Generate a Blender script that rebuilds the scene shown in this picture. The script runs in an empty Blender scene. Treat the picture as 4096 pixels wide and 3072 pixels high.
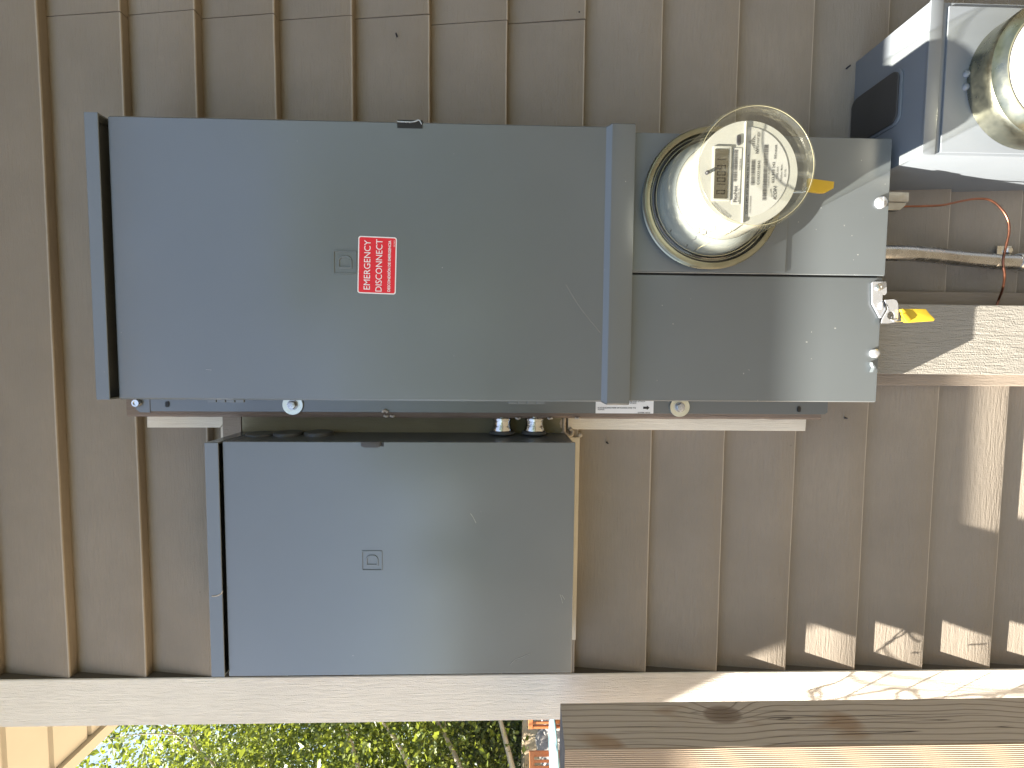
import bpy, bmesh, math, random
from mathutils import Vector, Matrix, noise
R_ = math.radians
SC = bpy.context.scene
COL = SC.collection

# ------------------------------------------------------------------ camera
CR = ((0.008278, -0.028551, -0.999558), (-0.998088, -0.061459, -0.006510), (-0.061246, 0.997701, -0.029005))
CLOC = Vector((0.0, -0.77, 1.5))
FPX = 1950.0
cam_d = bpy.data.cameras.new('camera')
cam_d.sensor_width = 36.0
cam_d.lens = 36.0 * FPX / 4096.0
cam_d.clip_start = 0.02
cam_d.clip_end = 500
cam = bpy.data.objects.new('camera', cam_d)
COL.objects.link(cam)
r, d, f = (Vector(v) for v in CR)
m = Matrix((r, -d, -f)).transposed().to_4x4()
m.translation = CLOC
cam.matrix_world = m
SC.camera = cam

# ------------------------------------------------------------------ world, sun, exposure
SUN = Vector((1.95, 1.0, -3.9)).normalized()          # travel direction of the light
w = bpy.data.worlds.new('World')
SC.world = w
w.use_nodes = True
nt = w.node_tree
bg = nt.nodes['Background']
sky = nt.nodes.new('ShaderNodeTexSky')
sky.sky_type = 'NISHITA'
sky.sun_disc = False
sky.sun_elevation = math.asin(-SUN.z)
sky.sun_rotation = math.atan2(-SUN.x, -SUN.y)
sky.air_density = 1.0
sky.dust_density = 0.6
sky.ozone_density = 1.0
hs = nt.nodes.new('ShaderNodeHueSaturation'); hs.inputs['Saturation'].default_value = .74
nt.links.new(sky.outputs[0], hs.inputs['Color']); nt.links.new(hs.outputs[0], bg.inputs[0])
bg.inputs[1].default_value = 0.058
sl = bpy.data.lights.new('sun', 'SUN')
sl.energy = 5.0
sl.angle = R_(0.53)
sl.color = (1.0, 0.94, 0.84)
so = bpy.data.objects.new('sun', sl)
COL.objects.link(so)
so.rotation_euler = SUN.to_track_quat('-Z', 'Y').to_euler()
so.location = (-3, -3, 6)
SC.view_settings.view_transform = 'Standard'
SC.view_settings.look = 'None'
SC.view_settings.gamma = 1.0
SC.view_settings.use_curve_mapping = False
SC.view_settings.exposure = 2.86
SC.cycles.max_bounces = 8
SC.cycles.transparent_max_bounces = 16
SC.cycles.caustics_reflective = False
SC.cycles.caustics_refractive = False

# ------------------------------------------------------------------ helpers
def P(u, v, y):
    """point on the plane Y=y that the photograph shows at (u, v) of 4096 x 3072"""
    c = Vector(((u - 2048) / FPX, (v - 1536) / FPX, 1.0))
    dr = r * c.x + d * c.y + f * c.z
    t = (y - CLOC.y) / dr.y
    return CLOC + dr * t

ORG = {}
def empty(name, loc, label=None, cat=None, group=None, kind=None):
    o = bpy.data.objects.new(name, None)
    o.empty_display_size = 0.05
    o.location = loc
    COL.objects.link(o)
    ORG[o.name] = Vector(loc)
    tag(o, label, cat, group, kind)
    return o

def tag(o, label=None, cat=None, group=None, kind=None):
    if label: o['label'] = label
    if cat: o['category'] = cat
    if group: o['group'] = group
    if kind: o['kind'] = kind
    return o

def obj(name, bm, mats, parent=None, smooth=False, label=None, recalc=True):
    """bm in world coordinates -> one mesh object"""
    if recalc:
        bmesh.ops.recalc_face_normals(bm, faces=bm.faces)
    if parent is None:
        xs = [v.co.x for v in bm.verts]; ys = [v.co.y for v in bm.verts]; zs = [v.co.z for v in bm.verts]
        org = Vector(((min(xs) + max(xs)) / 2, (min(ys) + max(ys)) / 2, min(zs)))
    else:
        org = ORG[parent.name]
    bmesh.ops.translate(bm, verts=bm.verts, vec=-org)
    me = bpy.data.meshes.new(name)
    bm.to_mesh(me); bm.free()
    if not isinstance(mats, (list, tuple)): mats = [mats]
    for mt in mats: me.materials.append(mt)
    if smooth is True:
        for p in me.polygons: p.use_smooth = True
    o = bpy.data.objects.new(name, me)
    COL.objects.link(o)
    if smooth == 'auto':
        for p in me.polygons: p.use_smooth = True
        try:
            me.set_sharp_from_angle(angle=R_(32))
        except Exception:
            pass
    ORG[o.name] = org
    if parent is None: o.location = org
    else: o.parent = parent
    if label: o['label'] = label
    return o

def box(bm, x0, x1, y0, y1, z0, z1, bev=0.0, seg=2, mi=0):
    a = bmesh.ops.create_cube(bm, size=1.0)
    vs = a['verts']
    for v in vs:
        v.co = Vector((x0 + (v.co.x + .5) * (x1 - x0), y0 + (v.co.y + .5) * (y1 - y0), z0 + (v.co.z + .5) * (z1 - z0)))
    es = set(e for v in vs for e in v.link_edges)
    fs = set(fc for v in vs for fc in v.link_faces)
    for fc in fs: fc.material_index = mi
    if bev > 0:
        bmesh.ops.bevel(bm, geom=list(es), offset=bev, segments=seg, profile=0.6, affect='EDGES', clamp_overlap=True)

def prism(bm, poly, axis, a0, a1, bev=0.0, seg=2, mi=0):
    """poly: 2D points; axis 'y': (x,z) extruded a0..a1 in y; 'x': (y,z); 'z': (x,y)"""
    def mk(p, a):
        if axis == 'y': return Vector((p[0], a, p[1]))
        if axis == 'x': return Vector((a, p[0], p[1]))
        return Vector((p[0], p[1], a))
    va = [bm.verts.new(mk(p, a0)) for p in poly]
    vb = [bm.verts.new(mk(p, a1)) for p in poly]
    n = len(poly)
    fs = [bm.faces.new(va), bm.faces.new(vb[::-1])]
    for i in range(n):
        fs.append(bm.faces.new((va[i], vb[i], vb[(i + 1) % n], va[(i + 1) % n])))
    for fc in fs: fc.material_index = mi
    bmesh.ops.recalc_face_normals(bm, faces=fs)
    if bev > 0:
        es = set(e for fc in fs[:2] for e in fc.edges)
        bmesh.ops.bevel(bm, geom=list(es), offset=bev, segments=seg, profile=0.6, affect='EDGES', clamp_overlap=True)

def lathe(bm, prof, cx, cz, seg=64, mi=0, axis='y', c3=0.0):
    """prof: (radius, position along the axis); axis y through (cx,cz); axis x through (y=cx,z=cz); z through (x=cx,y=cz)"""
    rings = []
    for rr, a in prof:
        ring = []
        if rr < 1e-6:
            p = {'y': (cx, a, cz), 'x': (a, cx, cz), 'z': (cx, cz, a)}[axis]
            ring = [bm.verts.new(p)]
        else:
            for i in range(seg):
                t = 2 * math.pi * i / seg
                c, s = rr * math.cos(t), rr * math.sin(t)
                p = {'y': (cx + c, a, cz + s), 'x': (a, cx + c, cz + s), 'z': (cx + c, cz + s, a)}[axis]
                ring.append(bm.verts.new(p))
        rings.append(ring)
    for a, b in zip(rings, rings[1:]):
        for i in range(seg):
            j = (i + 1) % seg
            if len(a) == 1 and len(b) == 1: continue
            if len(a) == 1: fc = bm.faces.new((a[0], b[i], b[j]))
            elif len(b) == 1: fc = bm.faces.new((a[i], a[j], b[0]))
            else: fc = bm.faces.new((a[i], a[j], b[j], b[i]))
            fc.material_index = mi

def tube(bm, pts, rad, seg=10, mi=0, cap=True):
    pts = [Vector(p) for p in pts]
    rads = rad if isinstance(rad, (list, tuple)) else [rad] * len(pts)
    prev = None
    rings = []
    up = Vector((0.13, 0.27, 0.95)).normalized()
    for i, p in enumerate(pts):
        t = (pts[min(i + 1, len(pts) - 1)] - pts[max(i - 1, 0)]).normalized()
        if prev is None:
            a = t.cross(up)
            if a.length < .1: a = t.cross(Vector((1, 0, 0)))
            a.normalize()
        else:
            a = prev - t * prev.dot(t); a.normalize()
        prev = a
        b = t.cross(a)
        rings.append([bm.verts.new(p + (a * math.cos(2 * math.pi * k / seg) + b * math.sin(2 * math.pi * k / seg)) * rads[i]) for k in range(seg)])
    for A, B in zip(rings, rings[1:]):
        for k in range(seg):
            j = (k + 1) % seg
            bm.faces.new((A[k], A[j], B[j], B[k])).material_index = mi
    if cap:
        bm.faces.new(rings[0][::-1]).material_index = mi
        bm.faces.new(rings[-1]).material_index = mi

def spline(pts, n=8):
    """Catmull-Rom"""
    pts = [Vector(p) for p in pts]
    q = [pts[0] * 2 - pts[1]] + pts + [pts[-1] * 2 - pts[-2]]
    out = []
    for i in range(1, len(q) - 2):
        for k in range(n):
            t = k / n
            a, b, c, e = q[i - 1], q[i], q[i + 1], q[i + 2]
            out.append(0.5 * ((2 * b) + (c - a) * t + (2 * a - 5 * b + 4 * c - e) * t * t + (3 * b - a - 3 * c + e) * t ** 3))
    out.append(pts[-1])
    return out

def rrect(x0, x1, z0, z1, rr, n=5):
    out = []
    for cx, cz, a0 in ((x1 - rr, z1 - rr, 0), (x0 + rr, z1 - rr, 90), (x0 + rr, z0 + rr, 180), (x1 - rr, z0 + rr, 270)):
        for i in range(n + 1):
            t = R_(a0 + 90 * i / n)
            out.append((cx + rr * math.cos(t), cz + rr * math.sin(t)))
    return out

_tc = {}
def text_mesh(bm, s, x0, x1, z0, y, h=None, rot=None, mi=0, bold=0.0, thick=0.00012, slant=0.0):
    """lettering in the XZ plane facing -Y, baseline from (x0,z0), fitted to the width x1-x0; h = cap height.
    rot: optional function (a, b) -> (x, z)"""
    key = (s, bold)
    if key not in _tc:
        cu = bpy.data.curves.new('lettering', 'FONT')
        cu.body = s
        cu.resolution_u = 3
        cu.offset = bold
        cu.extrude = 0.0
        o = bpy.data.objects.new('lettering', cu)
        COL.objects.link(o)
        dg = bpy.context.evaluated_depsgraph_get()
        me = bpy.data.meshes.new_from_object(o.evaluated_get(dg))
        _tc[key] = ([v.co.copy() for v in me.vertices], [tuple(p.vertices) for p in me.polygons])
        bpy.data.objects.remove(o); bpy.data.curves.remove(cu); bpy.data.meshes.remove(me)
    vs, fs = _tc[key]
    if not vs: return
    ax = min(v.x for v in vs); bx = max(v.x for v in vs)
    sx = (x1 - x0) / (bx - ax)
    sz = h / 0.70 if h else sx
    nv = []
    for v in vs:
        a = (v.x - ax) * sx + v.y * sz * slant; b = v.y * sz
        if rot: X, Z = rot(a, b)
        else: X, Z = x0 + a, z0 + b
        nv.append(bm.verts.new((X, y, Z)))
    for p in fs:
        try: bm.faces.new([nv[i] for i in p]).material_index = mi
        except ValueError: pass

# ------------------------------------------------------------------ materials
class NG:
    def __init__(s, name):
        s.m = bpy.data.materials.new(name); s.m.use_nodes = True
        s.t = s.m.node_tree; s.b = s.t.nodes['Principled BSDF']
        s.tc = s.t.nodes.new('ShaderNodeTexCoord')
    def n(s, kind, **kw):
        x = s.t.nodes.new(kind)
        for k, v in kw.items(): setattr(x, k, v)
        return x
    def l(s, a, b): s.t.links.new(a, b)
    def map(s, scale=(1, 1, 1), rot=(0, 0, 0)):
        mp = s.n('ShaderNodeMapping'); mp.inputs['Scale'].default_value = scale; mp.inputs['Rotation'].default_value = rot
        s.l(s.tc.outputs['Object'], mp.inputs[0]); return mp.outputs[0]
    def noise(s, scale, vec=None, detail=4, rough=.55, dist=0.0):
        x = s.n('ShaderNodeTexNoise'); x.inputs['Scale'].default_value = scale; x.inputs['Detail'].default_value = detail
        x.inputs['Roughness'].default_value = rough; x.inputs['Distortion'].default_value = dist
        s.l(vec if vec else s.tc.outputs['Object'], x.inputs['Vector']); return x.outputs['Fac']
    def ramp(s, fac, stops, interp='LINEAR'):
        x = s.n('ShaderNodeValToRGB'); cr = x.color_ramp; cr.interpolation = interp
        while len(cr.elements) < len(stops): cr.elements.new(.5)
        for e, (p, c) in zip(cr.elements, stops):
            e.position = p; e.color = (c[0], c[1], c[2], 1) if hasattr(c, '__len__') else (c, c, c, 1)
        s.l(fac, x.inputs[0]); return x.outputs[0]
    def mix(s, a, b, fac, mode='MIX'):
        x = s.n('ShaderNodeMix', data_type='RGBA', blend_type=mode)
        for k, v in ((0, fac), (6, a), (7, b)):
            if hasattr(v, 'is_linked') or hasattr(v, 'links'): s.l(v, x.inputs[k])
            elif k == 0: x.inputs[0].default_value = v
            else: x.inputs[k].default_value = (v[0], v[1], v[2], 1)
        return x.outputs[2]
    def math(s, op, a, b=None):
        x = s.n('ShaderNodeMath', operation=op)
        for k, v in ((0, a), (1, b)):
            if v is None: continue
            if hasattr(v, 'links'): s.l(v, x.inputs[k])
            else: x.inputs[k].default_value = v
        return x.outputs[0]
    def bump(s, h, dist, strength=1.0, prev=None):
        x = s.n('ShaderNodeBump'); x.inputs['Distance'].default_value = dist; x.inputs['Strength'].default_value = strength
        s.l(h, x.inputs['Height'])
        if prev: s.l(prev, x.inputs['Normal'])
        return x.outputs[0]
    def out(s, col=None, rough=None, metal=None, normal=None, spec=None):
        b = s.b
        for k, v in (('Base Color', col), ('Roughness', rough), ('Metallic', metal), ('Normal', normal), ('Specular IOR Level', spec)):
            if v is None: continue
            if hasattr(v, 'links'): s.l(v, b.inputs[k])
            elif k == 'Base Color': b.inputs[k].default_value = (v[0], v[1], v[2], 1)
            else: b.inputs[k].default_value = v
        return s.m

def painted_wood(name, col, axis='x', fine=1.0, emb=0.0006, dark=.82, rough=.72):
    """embossed fibre cement / painted board: wood-grain relief running along an axis"""
    g = NG(name)
    sc = {'x': (.10, 1, 1), 'z': (1, 1, .10)}[axis]
    v = g.map(sc)
    a = g.noise(330 * fine, v, 3, .6, .6)
    b = g.noise(520, None, 3, .6)
    big = g.noise(5, None, 4, .6)
    spots = g.ramp(g.noise(70, None, 2, .5), [(.0, 1), (.20, 1), (.22, 0), (1, 0)])
    c = g.mix(tuple(x * dark for x in col), tuple(min(1, x * 1.08) for x in col), g.ramp(big, [(.3, 0), (.72, 1)]))
    c = g.mix(c, tuple(x * .9 for x in col), g.ramp(a, [(.35, .55), (.6, 0)]))
    c = g.mix(c, tuple(x * .45 for x in col), g.math('MULTIPLY', spots, .35))
    n1 = g.bump(a, emb * 1.6, .9)
    n2 = g.bump(b, emb, .7, n1)
    return g.out(c, rough, normal=n2, spec=.3)

def enamel(name, col=(.108, .122, .128), rough=.22, orange=.00010):
    g = NG(name)
    big = g.noise(3.2, None, 4, .55)
    mid = g.noise(16, None, 4, .6)
    c = g.mix(tuple(x * .94 for x in col), tuple(x * 1.05 for x in col), g.ramp(big, [(.3, 0), (.7, 1)]))
    dust = g.ramp(g.noise(260, None, 0, .5), [(.0, 1), (.085, 1), (.10, 0), (1, 0)])
    c = g.mix(c, (.42, .42, .40), g.math('MULTIPLY', dust, .55))
    rg = g.ramp(mid, [(.25, rough - .03), (.75, rough + .05)])
    nb = g.bump(g.noise(4, None, 1, .4), .0016, .5)
    return g.out(c, rg, normal=nb, spec=.85)

def metal(name, col, rough=.3, var=.12, bumpd=.0002, scale=90):
    g = NG(name)
    n = g.noise(scale, None, 4, .65)
    c = g.mix(tuple(x * (1 - var * 2) for x in col), tuple(min(1, x * (1 + var)) for x in col), n)
    return g.out(c, g.ramp(n, [(.3, max(.04, rough - .1)), (.7, rough + .12)]), 1.0, g.bump(g.noise(scale * 2.5), bumpd, .6))

def plain(name, col, rough=.6, var=.1, scale=40, bumpd=.0002, spec=.4):
    g = NG(name)
    n = g.noise(scale, None, 4, .6)
    c = g.mix(tuple(x * (1 - var) for x in col), tuple(min(1, x * (1 + var)) for x in col), n)
    return g.out(c, rough, normal=g.bump(n, bumpd, .5), spec=spec)

SID = (.238, .203, .163)
M = {}
M['siding'] = painted_wood('taupe_siding_paint', SID, 'x')
M['siding_v'] = painted_wood('taupe_board_paint', (.25, .207, .165), 'z')
M['white_v'] = painted_wood('white_trim_paint', (.72, .675, .60), 'z', .8, .0011, .93)
M['post_white'] = painted_wood('pale_board_paint', (.275, .255, .22), 'z', .8, .0016, .80)
M['raw_v'] = painted_wood('cream_raw_trim', (.72, .67, .57), 'z', .75, .0007, .8)
M['raw_x'] = painted_wood('cream_raw_trim_across', (.66, .60, .50), 'x', .75, .0007, .8)
M['brown'] = painted_wood('brown_backing_paint', (.20, .155, .125), 'z', .8, .0008, .7)
M['olive'] = painted_wood('olive_filler_paint', (.27, .25, .165), 'z', .6, .0004, .7)
M['soffit'] = plain('cream_soffit_paint', (.55, .535, .50), .7, .05, 12)
M['enamel'] = enamel('grey_enamel')
M['enamel_dark'] = enamel('grey_enamel_in_shade_gap', (.105, .113, .118), .35)
M['enamel_old'] = enamel('weathered_blue_grey_enamel', (.145, .16, .175), .42, .0002)
M['black'] = plain('black_rubber_and_gap_shade', (.012, .012, .012), .5)  # meter base rubber, also the painted shade in the gaps
M['dark'] = plain('dark_bronze_plate', (.045, .042, .038), .42, .15, 30)
M['zinc'] = metal('zinc_plated_steel', (.62, .62, .60), .28)
M['washer'] = metal('dull_zinc_washer', (.66, .68, .62), .42, .1)
M['chrome'] = metal('bright_nickel', (.46, .47, .49), .22, .06)
M['chrome'].node_tree.nodes['Principled BSDF'].inputs['Metallic'].default_value = .6
M['yzinc'] = metal('yellow_zinc_ring', (.30, .30, .235), .30, .22, .0003, 26)
M['emt'] = metal('scuffed_galvanised_conduit', (.45, .45, .46), .26, .18, .0004, 45)
M['alu'] = metal('cast_aluminium_lug', (.36, .355, .34), .45, .15, .0006, 120)
M['copper'] = metal('bare_copper', (.25, .11, .07), .38, .3, .0002, 60)
M['yellow'] = plain('yellow_plastic', (.50, .335, .025), .38, .12, 60)
M['yellow2'] = plain('amber_plastic', (.50, .31, .025), .4, .12, 60)
M['red'] = plain('red_vinyl', (.62, .018, .028), .42, .1, 60)
M['white'] = plain('white_vinyl', (.74, .74, .73), .45, .04, 60)
M['ink'] = plain('black_ink', (.02, .02, .025), .5)
M['ink_soft'] = plain('grey_ink', (.07, .07, .07), .5)
M['plate'] = plain('off_white_plastic', (.29, .29, .26), .5, .08, 45)
M['label'] = plain('pale_label', (.33, .33, .31), .45, .08, 60)
M['module'] = plain('cream_module_plastic', (.215, .215, .19), .5, .05, 50)
M['module_grey'] = plain('frosted_grey_plastic', (.20, .22, .215), .3, .1, 40)
M['lcd'] = plain('liquid_crystal_glass', (.055, .05, .036), .15, .12, 60)
M['lcd_dark'] = plain('liquid_crystal_digit', (.018, .016, .013), .2)
M['cream'] = plain('cream_meter_cover', (.36, .35, .29), .35, .05, 40)
M['caulk'] = plain('smeared_caulk', (.42, .37, .31), .6, .25, 160, .0008)

def glass_mat():
    g = NG('clear_polycarbonate')
    tr = g.n('ShaderNodeBsdfTransparent'); tr.inputs[0].default_value = (.975, .972, .94, 1)
    gl = g.n('ShaderNodeBsdfGlossy'); gl.inputs['Roughness'].default_value = .035; gl.inputs[0].default_value = (1, .99, .93, 1)
    df = g.n('ShaderNodeBsdfDiffuse'); df.inputs[0].default_value = (.62, .60, .45, 1)
    lw2 = g.n('ShaderNodeLayerWeight'); lw2.inputs[0].default_value = .5
    fr = g.ramp(lw2.outputs['Facing'], [(.0, .035), (.6, .05), (.85, .16), (1, .75)])
    lw = g.n('ShaderNodeLayerWeight'); lw.inputs[0].default_value = .12
    scr = g.math('MULTIPLY', g.ramp(g.noise(60, g.map((1, 1, .25)), 4, .7), [(.55, 0), (.75, 1)]), .10)
    edge = g.math('ADD', g.ramp(lw.outputs['Facing'], [(.0, .01), (.86, .02), (.97, .14), (1, .3)]), scr)
    a = g.n('ShaderNodeMixShader'); g.l(edge, a.inputs[0]); g.l(tr.outputs[0], a.inputs[1]); g.l(df.outputs[0], a.inputs[2])
    b = g.n('ShaderNodeMixShader'); g.l(fr, b.inputs[0]); g.l(a.outputs[0], b.inputs[1]); g.l(gl.outputs[0], b.inputs[2])
    nb = g.bump(g.noise(90), .0004, .25); g.l(nb, gl.inputs['Normal'])
    g.l(b.outputs[0], g.t.nodes['Material Output'].inputs[0]); return g.m
M['glass'] = glass_mat()
def flat_glass():
    g = NG('clear_front_polycarbonate')
    tr = g.n('ShaderNodeBsdfTransparent'); tr.inputs[0].default_value = (.97, .97, .94, 1)
    gl = g.n('ShaderNodeBsdfGlossy'); gl.inputs['Roughness'].default_value = .03
    scr = g.math('MULTIPLY', g.ramp(g.noise(30, g.map((1, 1, .2)), 5, .75), [(.55, 0), (.75, 1)]), .12)
    lw2 = g.n('ShaderNodeLayerWeight'); lw2.inputs[0].default_value = .5
    fr = g.ramp(lw2.outputs['Facing'], [(.0, .04), (.6, .06), (.85, .15), (1, .6)])
    df = g.n('ShaderNodeBsdfDiffuse'); df.inputs[0].default_value = (.5, .5, .42, 1)
    a = g.n('ShaderNodeMixShader'); g.l(scr, a.inputs[0]); g.l(tr.outputs[0], a.inputs[1]); g.l(df.outputs[0], a.inputs[2])
    b = g.n('ShaderNodeMixShader'); g.l(fr, b.inputs[0]); g.l(a.outputs[0], b.inputs[1]); g.l(gl.outputs[0], b.inputs[2])
    g.l(b.outputs[0], g.t.nodes['Material Output'].inputs[0]); return g.m

def post_mat(name, kx, knot=True, warm=False):
    """weathered fir: growth rings along Z that bend round a knot"""
    g = NG(name)
    sp = g.n('ShaderNodeSeparateXYZ'); g.l(g.tc.outputs['Object'], sp.inputs[0])
    z = sp.outputs['Z']
    a = sp.outputs['Y'] if kx == 'y' else sp.outputs['X']
    wob = g.math('MULTIPLY', g.math('SUBTRACT', g.noise(2.2, g.map((1, 1, 1)), 2), .5), .05 if knot else .004)
    across = g.math('ADD', a, wob)
    kz, ka = KN
    dz = g.math('MULTIPLY', g.math('SUBTRACT', z, kz), 1 / .042)
    da = g.math('MULTIPLY', g.math('SUBTRACT', a, ka), 1 / .019)
    r2 = g.math('ADD', g.math('MULTIPLY', dz, dz), g.math('MULTIPLY', da, da))
    ex = g.math('POWER', 2.718, g.math('MULTIPLY', r2, -1.0))
    if knot:
        sgn = g.math('MULTIPLY', ex, g.math('MULTIPLY', da, .012))
        field = g.math('ADD', across, sgn)
        field = g.math('ADD', field, g.math('MULTIPLY', ex, -.012))
        field = g.math('ADD', field, g.math('MULTIPLY', g.math('SUBTRACT', g.noise(9, g.map((1, 1, .12)), 3, .6), .5), .012))
    else:
        field = across
    rings = g.math('SINE', g.math('MULTIPLY', field, 820.0 if knot else 2300.0))
    late = g.ramp(rings, [(.0, 0), (.80, .10), (.985, 1)]) if knot else g.ramp(rings, [(0, 0), (1, 1)])
    fine = g.noise(420, g.map((1, 1, .03)), 3, .6)
    stain = g.ramp(g.noise(16, g.map((1, 1, .35)), 2, .5, .5), [(.56, 0), (.64, 1)])
    if warm: cl, cd = (.44, .34, .245), (.25, .18, .125)
    else: cl, cd = (.50, .42, .345), (.18, .14, .108)
    c = g.mix(cl, cd, g.math('MULTIPLY', late, .75 if not warm else .9))
    c = g.mix(c, tuple(x * .8 for x in cl), g.ramp(fine, [(.45, 0), (.7, .6)]))
    if knot:
        c = g.mix(c, (.26, .13, .045), g.math('MULTIPLY', stain, .55))
        kn = g.ramp(r2, [(.05, 1), (.34, .75), (.5, 0)])
        c = g.mix(c, (.13, .08, .05), g.math('MULTIPLY', kn, .7))
        # radial check in the knot
    cr = g.ramp(g.noise(60, g.map((1, 1, .03)), 2, .5), [(.488, 0), (.5, 1), (.512, 0)])
    crm = g.math('MULTIPLY', cr, g.ramp(g.noise(9, g.map((1, 1, .4)), 1), [(.45, 0), (.52, 1)]))
    if knot: c = g.mix(c, (.035, .025, .02), g.math('MULTIPLY', crm, .9))
    h = g.math('SUBTRACT', g.math('MULTIPLY', late, -.5), g.math('MULTIPLY', crm, 2.0)) if knot else rings
    nb = g.bump(h, .0006 if knot else .0008, .8)
    nb = g.bump(fine, .0005, .6, nb)
    return g.out(c, .8, normal=nb, spec=.2)

# ==================================================================================== SETTING
def ground_z(x, y):
    # level yard that falls a little away behind the corner
    return 0.0
def gravel():
    g = NG('tan_gravel')
    n = g.noise(26, None, 5, .7); v = g.n('ShaderNodeTexVoronoi'); v.inputs['Scale'].default_value = 45
    g.l(g.tc.outputs['Object'], v.inputs['Vector'])
    c = g.mix((.045, .038, .026), (.105, .085, .056), n)
    c = g.mix(c, (.035, .029, .02), g.ramp(v.outputs['Distance'], [(.35, 0), (.6, .7)]))
    return g.out(c, .9, normal=g.bump(v.outputs['Distance'], .01, .6), spec=.2)
bm = bmesh.new()
N = 40
gv = [[bm.verts.new(((i / N - .5) * 240, (j / N - .5) * 240, 0)) for j in range(N + 1)] for i in range(N + 1)]
for i in range(N):
    for j in range(N): bm.faces.new((gv[i][j], gv[i + 1][j], gv[i + 1][j + 1], gv[i][j + 1]))
for v in bm.verts:
    dd = max(0, math.hypot(v.co.x, v.co.y) - 45); v.co.z = .06 * dd + dd * .03 * noise.noise(v.co * .03)
tag(obj('ground', bm, gravel(), recalc=True), kind='structure')

def bounce_sand():
    g = NG('pale_sandy_gravel')
    n = g.noise(34, None, 5, .7)
    return g.out(g.mix((.27, .20, .125), (.48, .38, .25), n), .95, normal=g.bump(n, .01, .6), spec=.1)
bm = bmesh.new()  # pale ground patch added to bounce light onto the soffit and wall
pth = [(-1.15, -2.2), (-1.0, .0), (-.9, 1.6), (-1.6, 3.6), (-3.2, 5.0), (-9.5, 7.6), (-9.8, 4.2), (-6.0, .5), (-4.8, -3.5), (-2.4, -3.4)]
vs = [bm.verts.new((x, y, .004)) for x, y in pth]
bm.faces.new(vs)
tag(obj('bounce_path', bm, bounce_sand()), kind='structure')

# ---- the house wall ---------------------------------------------------------------
wall = empty('house_wall', (0.2, 0.05, 0.0), 'taupe lap-sided house wall behind the grey electrical boxes, with white corner trim', 'wall')
BUTT = [-.23 + .1143 * k for k in range(0, 8)]
butts = [.112, .226, .340, .454, .568, .685, .799, .912, 1.0275, 1.1415, 1.2575, 1.3735, 1.489, 1.604, 1.7165, 1.8285, 1.9425, 2.0485, 2.166, 2.279, 2.394, 2.508, 2.622, 2.736, 2.85]
XL, XR = -.545, 2.6
YB, YT = -.0185, -.0015
bm = bmesh.new()
rnd = random.Random(5)
def course(bm, x0, x1, z0, z1, off, seed):
    n = max(2, int((x1 - x0) / .035))
    prof_n = 7
    rows = []
    for i in range(n + 1):
        x = x0 + (x1 - x0) * i / n
        wz = .0008 * noise.noise(Vector((x * 4.1, seed * 3.7, 0))) + .00035 * noise.noise(Vector((x * 23, seed * 1.7, 4)))
        wy = .0011 * noise.noise(Vector((x * 2.7, seed * 5.1, 9))) + off
        zt = z1 + .012
        pr = [(-.0005, z0 + wz + .0003), (YB + .0022 + wy, z0 + wz), (YB + .0006 + wy, z0 + wz + .0007), (YB + wy, z0 + wz + .0024)]
        for k in (.3, .62, 1.0):
            pr.append((YB + wy + (YT - YB - wy) * k + .0004 * noise.noise(Vector((x * 6, seed, k * 5))) * (k < 1), z0 + .0024 + (zt - z0 - .0024) * k))
        rows.append([bm.verts.new((x, y, z)) for y, z in pr])
    for a, b in zip(rows, rows[1:]):
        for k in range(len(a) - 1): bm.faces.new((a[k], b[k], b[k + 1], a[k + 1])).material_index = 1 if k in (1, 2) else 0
    for rw in (rows[0], rows[-1]): bm.faces.new(rw)
joint = {1.3735: .4965, 1.489: .492, 1.604: .4976, 1.7165: .4928, 1.8285: .4918, 1.9425: .4939, 2.0485: .489, 1.2575: .97, 1.0275: 1.02, .799: -.02, .568: .41}
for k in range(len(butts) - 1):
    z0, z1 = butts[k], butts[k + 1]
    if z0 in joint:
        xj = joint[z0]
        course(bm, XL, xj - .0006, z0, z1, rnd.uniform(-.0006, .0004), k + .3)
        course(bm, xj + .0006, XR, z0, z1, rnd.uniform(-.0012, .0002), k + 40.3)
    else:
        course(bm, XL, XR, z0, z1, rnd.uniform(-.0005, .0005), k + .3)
# sheathing behind the laps
box(bm, -.583, XR, .001, .09, .1, 2.85)
obj('siding', bm, [M['siding'], plain('lap_edge_highlight', (.34, .30, .25), .7, .15, 60)], wall, smooth='auto')  # lap edges coloured paler to paint the highlight they catch
bm = bmesh.new(); box(bm, -.56, XR, .004, .12, -.2, .113)
obj('foundation', bm, plain('concrete', (.3, .29, .27), .9, .2, 20), wall)
# corner board (front face) and its return
bm = bmesh.new()
nn = 60
x0a = -.5885; x1a = -.5112
rows = []
for i in range(nn + 1):
    z = .11 + (2.74 * i / nn)
    wx = .0007 * noise.noise(Vector((z * 3, 1, 1)))
    rows.append([bm.verts.new(p) for p in ((x1a + wx, -.004, z), (x1a + wx, -.0198, z), (x1a + wx - .0012, -.0212, z), (x0a + .0012, -.0212, z), (x0a, -.0198, z), (x0a, .092, z))])
for a, b in zip(rows, rows[1:]):
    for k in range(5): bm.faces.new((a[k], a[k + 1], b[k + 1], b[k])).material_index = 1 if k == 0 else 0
obj('corner_board', bm, [M['white_v'], plain('shaded_board_edge', (.10, .085, .068), .85, .2, 60)], wall, smooth='auto', label='white corner board at the end of the siding')  # side darkened: caulk tone with the corner's shade painted in
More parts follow.
